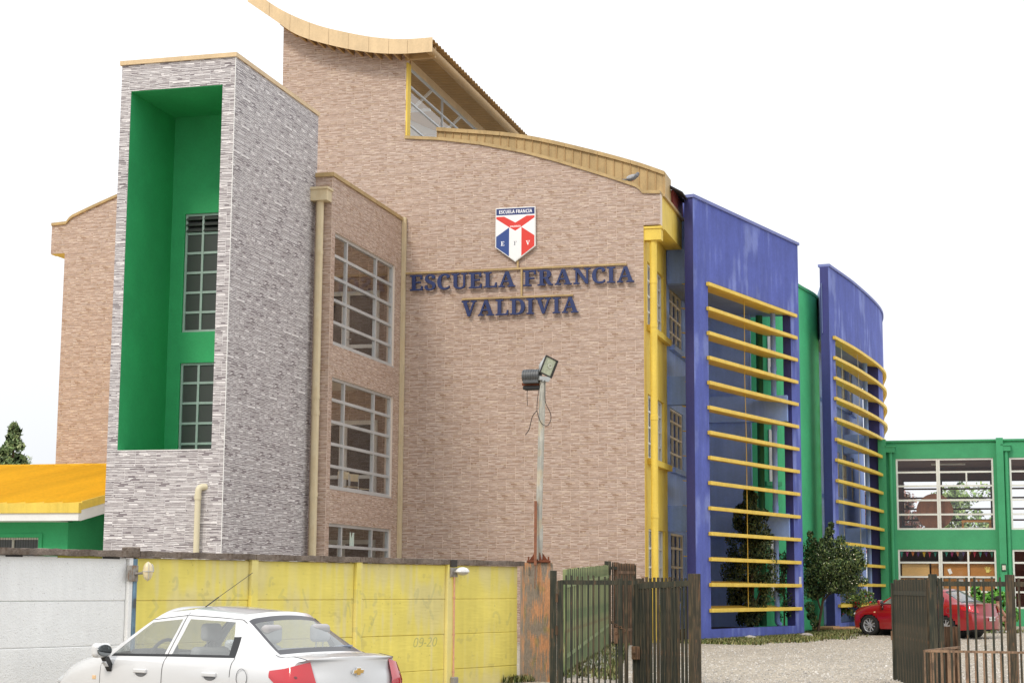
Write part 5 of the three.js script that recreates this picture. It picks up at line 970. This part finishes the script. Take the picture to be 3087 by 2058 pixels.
  // head lights
  for (const sd of [1, -1]) part('headlight', new THREE.SphereGeometry(1, 16, 10).scale(0.2, 0.06, 0.06).rotateZ(-0.25).rotateY(sd * 0.6).translate(...V([3.87, 0.69, 0.60], sd)), new THREE.MeshPhysicalMaterial({ color: c255([200, 204, 206]), roughness: 0.08, clearcoat: 1 }), car);
  // wheels
  const tyreM = flat([30, 30, 31], 0.9), rimM = paint([196, 198, 200], { v: 0.04, rough: 0.3, metal: 0.6, bump: 0 });
  for (const [wx] of wheels) for (const sd of [1, -1]) {
    const wg = new THREE.Group(); wg.name = 'wheel'; wg.position.set(...V([wx, 0.31, 0.74], sd)); wg.rotation.y = sd > 0 ? Math.PI : 0; car.add(wg);
    const pr = [[0.2, -0.09], [0.27, -0.1], [0.305, -0.085], [0.315, -0.05], [0.315, 0.05], [0.305, 0.085], [0.27, 0.1], [0.21, 0.09]].map((p) => new THREE.Vector2(...p));
    part('tyre', new THREE.LatheGeometry(pr, 36).rotateX(Math.PI / 2), tyreM, wg);
    const rim = [new THREE.LatheGeometry([[0.215, -0.08], [0.205, 0.05], [0.218, 0.088], [0.205, 0.09], [0.19, 0.05], [0.185, -0.08]].map((p) => new THREE.Vector2(...p)), 36).rotateX(Math.PI / 2), new THREE.CylinderGeometry(0.045, 0.05, 0.03, 20).rotateX(Math.PI / 2).translate(0, 0, 0.06)];
    for (let k = 0; k < rimSpokes; k++) { const sp = slab([[-0.02, 0.03], [0.02, 0.03], [0.014, 0.2], [-0.016, 0.2]], 0.045, 0.07, [], 0.004); rim.push(sp.rotateZ((k + (rimSpokes > 6 ? 0.15 * (k % 2) : 0)) / rimSpokes * Math.PI * 2)); }
    part('rim', rim, rimM, wg); part('brake_disc', new THREE.CylinderGeometry(0.15, 0.15, 0.02, 24).rotateX(Math.PI / 2).translate(0, 0, 0.01), flat([90, 84, 80], 0.6, 0.4), wg);
  }
  for (const [wx, wy] of wheels) part('wheel_arch', new THREE.CylinderGeometry(WR + 0.03, WR + 0.03, 1.5 * scale[2], 28, 1, true, -Math.PI / 2 - 0.35 + Math.PI / 2, Math.PI + 0.7).rotateX(Math.PI / 2).rotateZ(Math.PI / 2 + Math.PI - 0.35 + 0.35).translate((wx - 2.1) * scale[0], wy * scale[1], 0), M.black, car);
  part('underbody', box((0.35 - 2.1) * scale[0], (3.9 - 2.1) * scale[0], 0.17, 0.26, -0.6, 0.6), M.black, car);
  // inside
  const seat = seatMat, inner = parts.inner || flat([150, 150, 148], 0.9);
  part('cabin_floor', box((0.6 - 2.1) * scale[0], (3.1 - 2.1) * scale[0], 0.27, 0.32, -0.72, 0.72), inner, car);
  part('dashboard', [rbox((2.75 - 2.1) * scale[0], (3.12 - 2.1) * scale[0], 0.55, 0.92, -0.7, 0.7, 0.06, 3), rbox((2.72 - 2.1) * scale[0], (2.95 - 2.1) * scale[0], 0.86, 0.98, -0.56, -0.2, 0.05, 3)], flat([70, 70, 72], 0.85), car);
  part('parcel_shelf', box((0.55 - 2.1) * scale[0], (1.0 - 2.1) * scale[0], 0.93, 0.96, -0.58, 0.58), inner, car);
  const sw = part('steering_wheel', [new THREE.TorusGeometry(0.17, 0.018, 10, 32), ...[0, 2.1, 4.2].map((a) => rod([0, 0, 0], [Math.sin(a) * 0.16, -Math.cos(a) * 0.16, 0], 0.016)), new THREE.SphereGeometry(0.05, 12, 8).scale(1, 1, 0.5)], flat([84, 84, 86], 0.6), car); sw.rotation.set(0, Math.PI / 2, 0); sw.rotateX(-0.4); sw.position.set((2.62 - 2.1) * scale[0], 0.92, -0.37 * scale[2]);
  const mkSeat = (x, z, w, head) => { const g = [rbox(-0.25, 0.25, 0.32, 0.5, -w, w, 0.06, 3), rbox(-0.08, 0.06, 0.45, 1.02, -w * 0.94, w * 0.94, 0.05, 3).rotateZ(0.18).translate(-0.12, 0.02, 0)]; const st = part('seat', g, seat, car); st.position.set((x - 2.1) * scale[0], 0, z); for (const hz of head) { const h = part('headrest', [rbox(-0.05, 0.05, 1.08, 1.26, -0.12 + hz, 0.12 + hz, 0.045, 3).translate(-0.31, 0, 0), rod([-0.3, 1.0, hz - 0.05], [-0.31, 1.1, hz - 0.05], 0.006), rod([-0.3, 1.0, hz + 0.05], [-0.31, 1.1, hz + 0.05], 0.006)], seat, st); } };
  mkSeat(2.15, -0.37, 0.24, [0]); mkSeat(2.15, 0.37, 0.24, [0]); mkSeat(1.25, 0, 0.58, [-0.34, 0.34]);
  if (plate) { const cv = document.createElement('canvas'); cv.width = 256; cv.height = 96; const g = cv.getContext('2d'); g.fillStyle = '#eceae4'; g.fillRect(0, 0, 256, 96); g.strokeStyle = '#222'; g.lineWidth = 5; g.strokeRect(4, 4, 248, 88); g.fillStyle = '#1c1c20'; g.font = 'bold 66px sans-serif'; g.textAlign = 'center'; g.textBaseline = 'middle'; g.fillText(plate, 128, 50); const t = new THREE.CanvasTexture(cv); t.colorSpace = THREE.SRGBColorSpace; const pg = new THREE.PlaneGeometry(0.36, 0.13).rotateY(-Math.PI / 2).translate((-0.045 - 2.1) * scale[0], 0.56 * scale[1], 0); part('number_plate', pg, new THREE.MeshStandardMaterial({ map: t, roughness: 0.5 }), car, true); }
  return car;
}
const tailRed = new THREE.MeshPhysicalMaterial({ color: c255([196, 26, 40]), roughness: 0.12, clearcoat: 1 }), tailDeep = new THREE.MeshPhysicalMaterial({ color: c255([110, 8, 16]), roughness: 0.1, clearcoat: 1 });
{
  const white = new THREE.MeshPhysicalMaterial({ color: c255([220, 220, 220]), roughness: 0.3, metalness: 0.1, clearcoat: 1, clearcoatRoughness: 0.06 });
  const s = 0.95, c = buildCar({ name: 'parked_car', label: 'white saloon car parked in front of the yellow wall', pos: [-3.038, -0.162, -18.2], turn: R(141.5), scale: [s, s, s], paintMat: white, rimSpokes: 5, seatMat: flat([176, 174, 174], 0.9), tail: { top: [.885, .975], bot: [.82, .58], mat: tailRed, insert: tailDeep }, parts: { border: flat([70, 70, 74], 0.3) } });
  // gold cross-shaped badge in a bright rim
  const tie = (k) => [[-0.085, -0.02], [-0.03, -0.02], [-0.03, -0.04], [0.026, -0.04], [0.03, -0.02], [0.072, -0.02], [0.085, 0.02], [0.03, 0.02], [0.03, 0.04], [-0.026, 0.04], [-0.03, 0.02], [-0.072, 0.02]].map(([x, y]) => [x * k, y * k]);
  const bd = new THREE.Group(); bd.name = 'badge'; bd.position.set((0.012 - 2.1) * s, 0.865 * s, 0); bd.rotation.y = -Math.PI / 2; c.add(bd);
  part('badge_rim', slab(tie(1), 0.004, 0.014, [], 0.003), new THREE.MeshStandardMaterial({ color: c255([220, 222, 224]), roughness: 0.15, metalness: 0.8 }), bd);
  part('badge_face', slab(tie(0.78), 0.012, 0.02, [], 0.002), new THREE.MeshStandardMaterial({ color: c255([208, 168, 92]), roughness: 0.3, metalness: 0.3 }), bd);
  part('window_sticker', box(-0.13, 0.13, -0.02, 0.02, -0.001, 0.001).rotateX(0.0).rotateY(-Math.PI / 2).rotateZ(0.98).translate((0.60 - 2.1) * s, 1.095 * s, 0.36), paint([196, 210, 236], { v: 0.1, metres: 0.2, bump: 0 }), c);
}
{
  const red = new THREE.MeshPhysicalMaterial({ color: c255([146, 14, 26]), roughness: 0.3, clearcoat: 1, clearcoatRoughness: 0.05 });
  buildCar({ name: 'parked_car', label: 'red saloon car with silver spoked wheels parked behind the bar fence', pos: [12.70, 0.06, -53.03], turn: R(135), scale: [1.078, 0.975, 1.035], paintMat: red, rimSpokes: 10, seatMat: flat([48, 48, 50], 0.9), tail: { top: [.92, .97], bot: [.83, .74], mat: tailRed, insert: flat([222, 222, 222], 0.2) }, plate: 'DN·EN 68', parts: { inner: flat([60, 60, 62], 0.9) } });
}

// ================================================================ plants
// many small leaf faces spread through clumps; colour differs from leaf to leaf only
function leafCloud({ n, size, spots, cols, flat: fl = 0.5, long = 1.6 }) {
  const P = [], C = [], Nn = [], col = new THREE.Color(), q = new THREE.Quaternion(), e = new THREE.Euler(), v = new THREE.Vector3();
  for (let i = 0; i < n; i++) {
    const s = spots[Math.floor(rnd() * spots.length)]; let x, y, z;
    do { x = rr(-1, 1); y = rr(-1, 1); z = rr(-1, 1); } while (x * x + y * y + z * z > 1);
    const c = [s[0] + x * s[3], s[1] + y * (s[4] ?? s[3]), s[2] + z * s[3]], k = size * rr(0.6, 1.35);
    e.set(rr(-fl, fl) * 3, rr(0, 6.28), rr(-fl, fl) * 3); q.setFromEuler(e);
    const pts = [[-0.5, 0, 0], [0, 0.1, 0.32], [0.5 * long, 0, 0], [0, 0.1, -0.32]].map((p) => v.set(p[0] * k, p[1] * k, p[2] * k).applyQuaternion(q).toArray().map((w, m) => w + c[m]));
    v.set(0, 1, 0).applyQuaternion(q); if (v.y < 0) v.negate();
    for (const t of [0, 1, 2, 0, 2, 3]) { P.push(...pts[t]); Nn.push(v.x, v.y, v.z); }
    const b = pick(cols), m = rr(0.8, 1.2); col.setRGB(b[0] * 1.6 / 255 * m, b[1] * 1.6 / 255 * m, b[2] * 1.55 / 255 * m, THREE.SRGBColorSpace); for (let t = 0; t < 6; t++) C.push(col.r, col.g, col.b);
  }
  const g = new THREE.BufferGeometry(); g.setAttribute('position', new THREE.Float32BufferAttribute(P, 3)); g.setAttribute('normal', new THREE.Float32BufferAttribute(Nn, 3)); g.setAttribute('color', new THREE.Float32BufferAttribute(C, 3)); g.setAttribute('uv', new THREE.Float32BufferAttribute(new Float32Array(P.length / 3 * 2), 2));
  return g;
}
const leafM = new THREE.MeshPhysicalMaterial({ vertexColors: true, roughness: 0.85, transmission: 0.25, thickness: 0 });
const barkM = paint([92, 74, 58], { v: 0.25, rough: 1, metres: 0.6, bump: 0.01 });
function addLeaves(name, o, parent) { const m = shade(new THREE.Mesh(leafCloud(o), leafM)); m.name = name; parent.add(m); return m; }
function limbs(list) { return list.map(([a, b, r0, r1]) => { const A = new THREE.Vector3(...a), B = new THREE.Vector3(...b), d = B.clone().sub(A), g = new THREE.CylinderGeometry(r1, r0, d.length(), 8); g.applyQuaternion(new THREE.Quaternion().setFromUnitVectors(new THREE.Vector3(0, 1, 0), d.clone().normalize())); return g.translate((A.x + B.x) / 2, (A.y + B.y) / 2, (A.z + B.z) / 2); }); }
function spire(h0, h1, rad, n, jitter = 0.5) { const s = []; for (let k = 0; k < n; k++) { const t = k / n, y = lerp(h0, h1, t), r = rad(t), a = rr(0, 6.28), q = Math.sqrt(rnd()) * r; s.push([Math.cos(a) * q, y + rr(-0.1, 0.1), Math.sin(a) * q, 0.08 + r * jitter * rr(0.25, 0.5), 0.12 + r * jitter * rr(0.3, 0.6)]); } return s; }
{ // dark shrub behind the slats of the straight screen
  const t = thing('tall_shrub', 'dark narrow evergreen shrub behind the slats of the straight blue screen', 'shrub', [7.32, 0.1, -52.5]);
  part('trunk', limbs([[[0, 0, 0], [0.05, 1.2, 0], 0.07, 0.05], [[0.05, 1.2, 0], [0, 3.6, 0], 0.05, 0.02], [[0.02, 0.4, 0], [-0.35, 1.4, 0.1], 0.04, 0.02], [[0.02, 0.5, 0], [0.4, 1.6, -0.1], 0.04, 0.02]]), barkM, t);
  addLeaves('crown', { n: 20000, size: 0.06, long: 2.2, spots: [...spire(0.35, 4.35, (q) => 0.78 * Math.pow(Math.sin(Math.PI * (0.16 + 0.8 * q)), 0.8) * (q > 0.8 ? 0.75 : 1), 95, 0.5)], cols: [[38, 52, 34], [48, 62, 38], [30, 42, 30], [60, 70, 44], [78, 82, 52]] }, t);
}
{ const t = thing('tall_shrub', 'small dark shrub beside the rain pipe behind the straight blue screen', 'shrub', [8.55, 0.1, -53.95]);
  part('trunk', limbs([[[0, 0, 0], [0.02, 2.2, 0], 0.03, 0.01]]), barkM, t);
  addLeaves('crown', { n: 1800, size: 0.055, long: 2.2, spots: spire(0.5, 2.5, (q) => 0.34 * (1 - 0.5 * q), 26, 0.5), cols: [[38, 52, 34], [48, 62, 38], [30, 42, 30]] }, t); }
{ // flowering bush in the gap
  const t = thing('flowering_bush', 'bushy dark green shrub with small white flowers between the two blue screens', 'bush', [10.35, 0.08, -56.5]);
  part('trunk', limbs([[[-0.3, 0, 0], [-0.1, 1.1, 0], 0.05, 0.04], [[-0.1, 1.1, 0], [0.3, 2.3, 0], 0.04, 0.02], [[-0.2, 0.7, 0], [-0.5, 1.8, 0.1], 0.03, 0.02], [[-0.1, 1.0, 0], [0.7, 1.9, 0.1], 0.03, 0.015]]), barkM, t);
  const spots = []; for (let k = 0; k < 80; k++) { const a = rr(0, 6.28), e = rr(-1, 1), q = Math.pow(rnd(), 0.4); spots.push([0.18 + Math.cos(a) * q * 0.85 * Math.sqrt(1 - e * e), 2.05 + e * q * 0.95, Math.sin(a) * q * 0.8 * Math.sqrt(1 - e * e), rr(0.12, 0.3)]); }
  spots.push(...[[0.1, 3.0, 0, 0.2], [0.15, 3.25, 0, 0.16], [0.2, 3.45, 0, 0.1], [-0.45, 2.9, 0, 0.18], [-0.5, 3.15, 0, 0.1], [0.5, 2.95, 0, 0.2], [-0.5, 0.5, 0, 0.16], [-0.55, 0.8, 0, 0.18], [-0.4, 0.25, 0, 0.15]]);
  spots.push(...Array.from({ length: 40 }, () => [rr(-0.75, 1.05), rr(1.2, 2.7), rr(-0.5, 0.6), rr(0.2, 0.34)]));
  addLeaves('crown', { n: 30000, size: 0.06, long: 1.9, spots, cols: [[44, 60, 34], [56, 72, 38], [36, 48, 30], [72, 84, 46], [88, 94, 56]] }, t);
  addLeaves('blossom', { n: 520, size: 0.035, long: 1, spots: spots.map((s) => [s[0], s[1], s[2] + 0.12, s[3] * 1.15]), cols: [[236, 232, 214], [226, 218, 196]] }, t);
}
{ const t = thing('flowering_bush', 'low bush with red flowers in front of the curved blue screen', 'bush', [12.05, 0.1, -60.0]);
  part('trunk', limbs([[[0, 0, 0], [0.1, 0.9, 0], 0.03, 0.02], [[0, 0.2, 0], [-0.4, 1.0, 0], 0.02, 0.01]]), barkM, t);
  const spots = []; for (let k = 0; k < 34; k++) spots.push([rr(-0.6, 0.5), rr(0.35, 1.35), rr(-0.4, 0.4), rr(0.08, 0.22)]); spots.push([-0.3, 1.6, 0, 0.1], [0.3, 1.62, 0, 0.12]);
  addLeaves('crown', { n: 4200, size: 0.06, spots, cols: [[62, 84, 40], [84, 100, 50], [48, 66, 36], [104, 110, 60]] }, t);
  addLeaves('blossom', { n: 110, size: 0.06, spots: spots.map((s) => [s[0], s[1] - 0.05, s[2] + 0.1, s[3] * 1.2]), cols: [[170, 30, 40], [150, 24, 50]] }, t); }
{ const t = thing('leafy_plant', 'bright green leafy plant behind the boot of the red car', 'plant', [16.1, 0.08, -57.5]);
  part('trunk', limbs([[[0, 0, 0], [0, 0.8, 0], 0.03, 0.02]]), barkM, t);
  const spots = []; for (let k = 0; k < 30; k++) spots.push([rr(-0.6, 0.75), rr(0.3, 1.35), rr(-0.4, 0.4), rr(0.12, 0.25)]);
  addLeaves('crown', { n: 2600, size: 0.13, long: 1.8, spots, cols: [[70, 110, 46], [90, 130, 58], [56, 92, 40]] }, t); }
function conifer(label, pos, h, r, n, cols, size = 0.16) { const t = thing('conifer_tree', label, 'tree', pos);
  part('trunk', limbs([[[0, 0, 0], [0, h * 0.5, 0], 0.2, 0.12], [[0, h * 0.5, 0], [0, h * 0.97, 0], 0.12, 0.02]]), barkM, t);
  const spots = []; for (let k = 0; k < 110; k++) { const q = Math.pow(rnd(), 0.8), y = lerp(h * 0.18, h * 0.98, q), a = rr(0, 6.28), d = r * (1 - q) * (0.6 + 0.4 * rnd()) * (0.7 + 0.3 * Math.sin(q * 40)); spots.push([Math.cos(a) * d, y - d * 0.12, Math.sin(a) * d, 0.15 + 0.22 * r * (1 - q), 0.16 + 0.1 * r * (1 - q)]); }
  addLeaves('crown', { n, size, long: 2, spots, cols }, t); return t; }
conifer('conifer tree rising behind the yellow roof at the left edge', [-21.9, 0, -75], 8.5, 3.6, 9000, [[78, 92, 62], [92, 106, 74], [66, 80, 56], [112, 118, 86]]);
// houses across the street behind the viewer, mirrored in the windows, and trees behind the wing
function roundTree(label, pos, h, r, cols) { const t = thing('garden_tree', label, 'tree', pos, rr(0, 6), 'trees behind the classroom wing');
  part('trunk', limbs([[[0, 0, 0], [0.1, h * 0.5, 0], 0.18, 0.1], [[0.1, h * 0.5, 0], [-0.6, h * 0.8, 0.3], 0.08, 0.03], [[0.1, h * 0.45, 0], [0.7, h * 0.75, -0.3], 0.08, 0.03]]), barkM, t);
  const spots = []; for (let k = 0; k < 60; k++) { const a = rr(0, 6.28), e = rr(-1, 1), q = Math.pow(rnd(), 0.4); spots.push([Math.cos(a) * q * r * Math.sqrt(1 - e * e), h * 0.68 + e * q * h * 0.3, Math.sin(a) * q * r * Math.sqrt(1 - e * e), rr(0.25, 0.6)]); }
  addLeaves('crown', { n: 5000, size: 0.2, spots, cols }, t); }
const plum = [[96, 62, 60], [120, 82, 74], [84, 70, 58]], lime = [[92, 112, 66], [110, 124, 80], [80, 96, 60]];
{
  const hs = thing('street_house', 'low pink house across the street, mirrored in the lower classroom windows', 'house', [-1, 0, 26]);
  part('wall', box(-6, 6, 0, 3.1, -3, 3), paint([206, 140, 128], { v: 0.05, streak: 0.1 }), hs);
  part('roof', slab([[-3.5, 3.05], [3.5, 3.05], [0, 4.9]], -6.4, 6.4).rotateY(Math.PI / 2), paint([150, 84, 70], { v: 0.1 }), hs);
  for (const x of [-4, 0.5, 3.5]) part('window', box(x - 0.6, x + 0.6, 1.0, 2.2, -3.04, -3.001), M.whiteFrame, hs);
  const h2 = thing('street_house', 'cream boarded house across the street, mirrored in the lower classroom windows', 'house', [-14.5, 0, 28]);
  part('wall', box(-5, 5, 0, 3.4, -3, 3), paint([222, 208, 184], { v: 0.05, streak: 0.15 }), h2);
  part('roof', slab([[-3.5, 3.35], [3.5, 3.35], [0, 5]], -5.4, 5.4).rotateY(Math.PI / 2), paint([110, 108, 108], { v: 0.1 }), h2);
  for (const x of [-3, 2]) part('window', box(x - 0.6, x + 0.6, 1.0, 2.2, -3.04, -3.001), M.whiteFrame, h2);
}
// ---------------------------------------------------------------- grass, weeds, pebbles, stones
{
  const blade = (n, area, size, cols) => { const P = [], C = [], c = new THREE.Color(); let made = 0, guard = 0;
    while (made < n && guard++ < n * 6) { const [x, z, k] = area(); if (k <= 0 || rnd() > k) continue; made++; const y = groundY(x, z), a = rr(0, 6.28), h = size * rr(0.5, 1.5), w = 0.008 + 0.08 * h, lx = rr(-0.5, 0.5) * h, lz = rr(-0.5, 0.5) * h;
      P.push(x - Math.cos(a) * w, y, z - Math.sin(a) * w, x + Math.cos(a) * w, y, z + Math.sin(a) * w, x + lx, y + h, z + lz); const b = pick(cols), m = rr(0.8, 1.2); c.setRGB(b[0] / 255 * m, b[1] / 255 * m, b[2] / 255 * m, THREE.SRGBColorSpace); for (let t = 0; t < 3; t++) C.push(c.r, c.g, c.b); }
    const g = new THREE.BufferGeometry(); g.setAttribute('position', new THREE.Float32BufferAttribute(P, 3)); g.setAttribute('color', new THREE.Float32BufferAttribute(C, 3)); g.setAttribute('normal', new THREE.Float32BufferAttribute(P.map((_, i) => (i % 3 === 1 ? 1 : 0)), 3)); return g; };
  const grassM = new THREE.MeshStandardMaterial({ vertexColors: true, roughness: 0.95, side: THREE.DoubleSide });
  const stuff = (name, g, label, cat) => { const m = shade(new THREE.Mesh(g, grassM)); m.name = name; scene.add(m); tag(m, label, cat, null, 'stuff'); return m; };
  const edge = (t, off) => { const a = R(31.08); return [5.128 + Math.sin(a) * t + Math.cos(a) * off, -(47.606 + Math.cos(a) * t - Math.sin(a) * off)]; };
  const cols = [[112, 128, 68], [134, 142, 82], [92, 108, 58], [164, 158, 104], [182, 172, 122]];
  stuff('grass_verge', blade(30000, () => { const t = rr(-1.5, 17), off = Math.pow(rnd(), 1.2) * 2.6; const [x, z] = edge(t, off + (t > 8 ? -1.4 * sstep(8, 12, t) : 0)); const n = fbm(((x / 6) % 1 + 1) % 1, ((z / 6) % 1 + 1) % 1, 6, 3, N2); return [x, z, clamp(1.1 - off / 2.2 + (n - 0.5) * 1.6)]; }, 0.075, cols), 'patchy short grass along the foot of the blue screens', 'grass');
  stuff('weeds', blade(9000, () => { const u = rnd(); if (u < 0.35) { const x = rr(0.9, 1.9), z = -rr(28.5, 45); return [x + (-z - 30) * 0.08, z, 0.5]; } if (u < 0.38) { const [x, , z] = wallAt(rr(-0.5, 0.3), 0, rr(0.04, 0.2)); return [x, z, 0.6]; } const x = rr(10.5, 17), z = -rr(55, 66); return [x, z, 0.5]; }, 0.09, cols), 'weeds at the foot of the wall, gates and green wing', 'weeds');
  // loose stones on the gravel
  const geo = new THREE.IcosahedronGeometry(1, 0), cnt = 16000, im = new THREE.InstancedMesh(geo, new THREE.MeshStandardMaterial({ roughness: 0.95 }), cnt), mt = new THREE.Matrix4(), q = new THREE.Quaternion(), e = new THREE.Euler(), cc = new THREE.Color();
  for (let i = 0; i < cnt; i++) { const z = -lerp(25, 58, Math.pow(rnd(), 1.5)), x = rr(0.6, 0.3 * -z + 1.5), s = rr(0.008, 0.022) * (rnd() < 0.03 ? 1.7 : 1); e.set(rr(0, 6), rr(0, 6), rr(0, 6)); q.setFromEuler(e); mt.compose(new THREE.Vector3(x, groundY(x, z) + s * 0.25, z), q, new THREE.Vector3(s, s * 0.6, s * 0.8)); im.setMatrixAt(i, mt); const v = rr(0.32, 0.72); cc.setRGB(v, v * 0.95, v * 0.88); im.setColorAt(i, cc); }
  im.name = 'pebbles'; shade(im); scene.add(im); tag(im, 'loose pale pebbles scattered over the gravel yard', 'pebbles', null, 'stuff');
  const rockG = (s, k) => { const g = new THREE.IcosahedronGeometry(s, 2), p = g.attributes.position; for (let i = 0; i < p.count; i++) { const v = new THREE.Vector3().fromBufferAttribute(p, i), n = 0.75 + 0.5 * N1((v.x / s * 0.3 + k) % 1, (v.y / s * 0.3 + v.z / s * 0.2 + 3) % 1, 8); p.setXYZ(i, v.x * n * 1.4, v.y * n * 0.6, v.z * n); } const f = mergeVertices(g.deleteAttribute('uv').deleteAttribute('normal')); f.computeVertexNormals(); return f; };
  const r1 = single('rock', rockG(0.12, 0.3).translate(0, 0, 0), paint([196, 190, 182], { v: 0.15 }), 'pale rock in the grass below the straight blue screen', 'rock', 'stones by the screens'); r1.position.set(...[edge(2.9, 0.35)].map(([x, z]) => [x, 0.05, z])[0]);
  const r2 = single('rock', rockG(0.15, 0.7), paint([178, 170, 164], { v: 0.2 }), 'flat grey rock in the grass near the corner of the straight screen', 'rock', 'stones by the screens'); r2.position.set(9.0, 0.04, -52.6);
  const logM = paint([178, 138, 96], { v: 0.15, streak: 0.2, metres: 0.5 });
  [[10.05, 57.3, 10.75, 57.5, 'pale log lying farthest left between the blue screens'], [10.6, 57.0, 11.5, 56.9, 'pale log lying in front of the curved screen pillar'], [10.45, 57.75, 11.0, 57.85, 'short pale log behind the others by the curved screen']].forEach(([x0, z0, x1, z1, label], i) => single('log', new THREE.CylinderGeometry(0.06, 0.07, Math.hypot(x1 - x0, z1 - z0), 10, 4).rotateZ(Math.PI / 2).rotateY(-Math.atan2(-(z1 - z0), x1 - x0) * -1).translate((x0 + x1) / 2, 0.17, -(z0 + z1) / 2), logM, label, 'log', 'logs by the screens'));
}

roundTree('purple leaved tree behind the classroom wing, seen through its left upper window', [20.4, 0, -94], 7.4, 2.6, plum);
roundTree('pale green tree behind the classroom wing, seen through its right upper window', [24.6, 0, -95], 7.6, 2.6, lime);

// ================================================================ someone crouching behind the red car
{
  const who = thing('person', 'person crouching behind the boot of the red car, one white shoe showing', 'person', [15.42, 0.08, -55.3], R(20));
  const limb = [[[0.55, 0.12, 0], [0.5, 0.5, 0.02], 0.055, 0.065], [[0.5, 0.5, 0.02], [0.1, 0.36, 0.08], 0.075, 0.095], [[0.4, 0.1, -0.28], [0.42, 0.5, -0.26], 0.055, 0.065], [[0.42, 0.5, -0.26], [0.08, 0.36, -0.12], 0.075, 0.095], [[0.08, 0.36, 0.08], [0.08, 0.36, -0.12], 0.12, 0.12], [[0.06, 0.38, -0.02], [0.2, 0.78, -0.04], 0.15, 0.16], [[0.2, 0.8, 0.14], [0.2, 0.8, -0.22], 0.075, 0.075], [[0.22, 0.86, -0.04], [0.27, 0.95, -0.04], 0.05, 0.05], [[0.2, 0.79, 0.16], [0.36, 0.58, 0.18], 0.05, 0.045], [[0.36, 0.58, 0.18], [0.55, 0.5, 0.08], 0.042, 0.034], [[0.2, 0.79, -0.24], [0.36, 0.6, -0.28], 0.05, 0.045], [[0.36, 0.6, -0.28], [0.55, 0.5, -0.16], 0.042, 0.034], [[0.29, 1.04, -0.04], [0.31, 1.1, -0.04], 0.09, 0.095], [[0.55, 0.5, 0.08], [0.61, 0.48, 0.04], 0.03, 0.02], [[0.55, 0.5, -0.16], [0.61, 0.48, -0.12], 0.03, 0.02]];
  const n = 64, mc = new MarchingCubes(n, flat([150, 112, 92], 0.8), false, false, 60000), S = 0.66, c0 = [0.28, 0.6, -0.05], p = new THREE.Vector3();
  mc.isolation = 0;
  for (let k = 0; k < n; k++) for (let j = 0; j < n; j++) for (let i = 0; i < n; i++) {
    p.set((i - n / 2) / (n / 2) * S + c0[0], (j - n / 2) / (n / 2) * S + c0[1], (k - n / 2) / (n / 2) * S + c0[2]); let d = 9;
    for (const [a, b, r0, r1] of limb) { const ax = b[0] - a[0], ay = b[1] - a[1], az = b[2] - a[2], t = clamp(((p.x - a[0]) * ax + (p.y - a[1]) * ay + (p.z - a[2]) * az) / (ax * ax + ay * ay + az * az)); const q = Math.hypot(p.x - a[0] - ax * t, p.y - a[1] - ay * t, p.z - a[2] - az * t) - lerp(r0, r1, t); const h = clamp(0.5 + 0.5 * (d - q) / 0.03); d = lerp(d, q, h) - 0.03 * h * (1 - h); }
    mc.field[i + j * n + k * n * n] = -d;
  }
  mc.update(); const g = new THREE.BufferGeometry(); g.setAttribute('position', new THREE.BufferAttribute(mc.positionArray.slice(0, mc.count * 3), 3)); g.setAttribute('normal', new THREE.BufferAttribute(mc.normalArray.slice(0, mc.count * 3), 3));
  const P = g.attributes.position; for (let i = 0; i < P.count; i++) P.setXYZ(i, P.getX(i) * S + c0[0], P.getY(i) * S + c0[1], P.getZ(i) * S + c0[2]);
  part('body', g, paint([168, 128, 108], { v: 0.05 }), who);
  part('hair', new THREE.SphereGeometry(0.108, 16, 12, 0, 6.3, 0, 1.9).rotateZ(0.5).translate(0.285, 1.09, -0.04), flat([40, 30, 26], 0.9), who);
  for (const [x, z] of [[0.58, 0.0], [0.43, -0.28]]) part('shoe', rbox(x - 0.1, x + 0.17, 0.0, 0.095, z - 0.045, z + 0.045, 0.035, 3), M.white, who);
}

renderer.render(scene, camera);
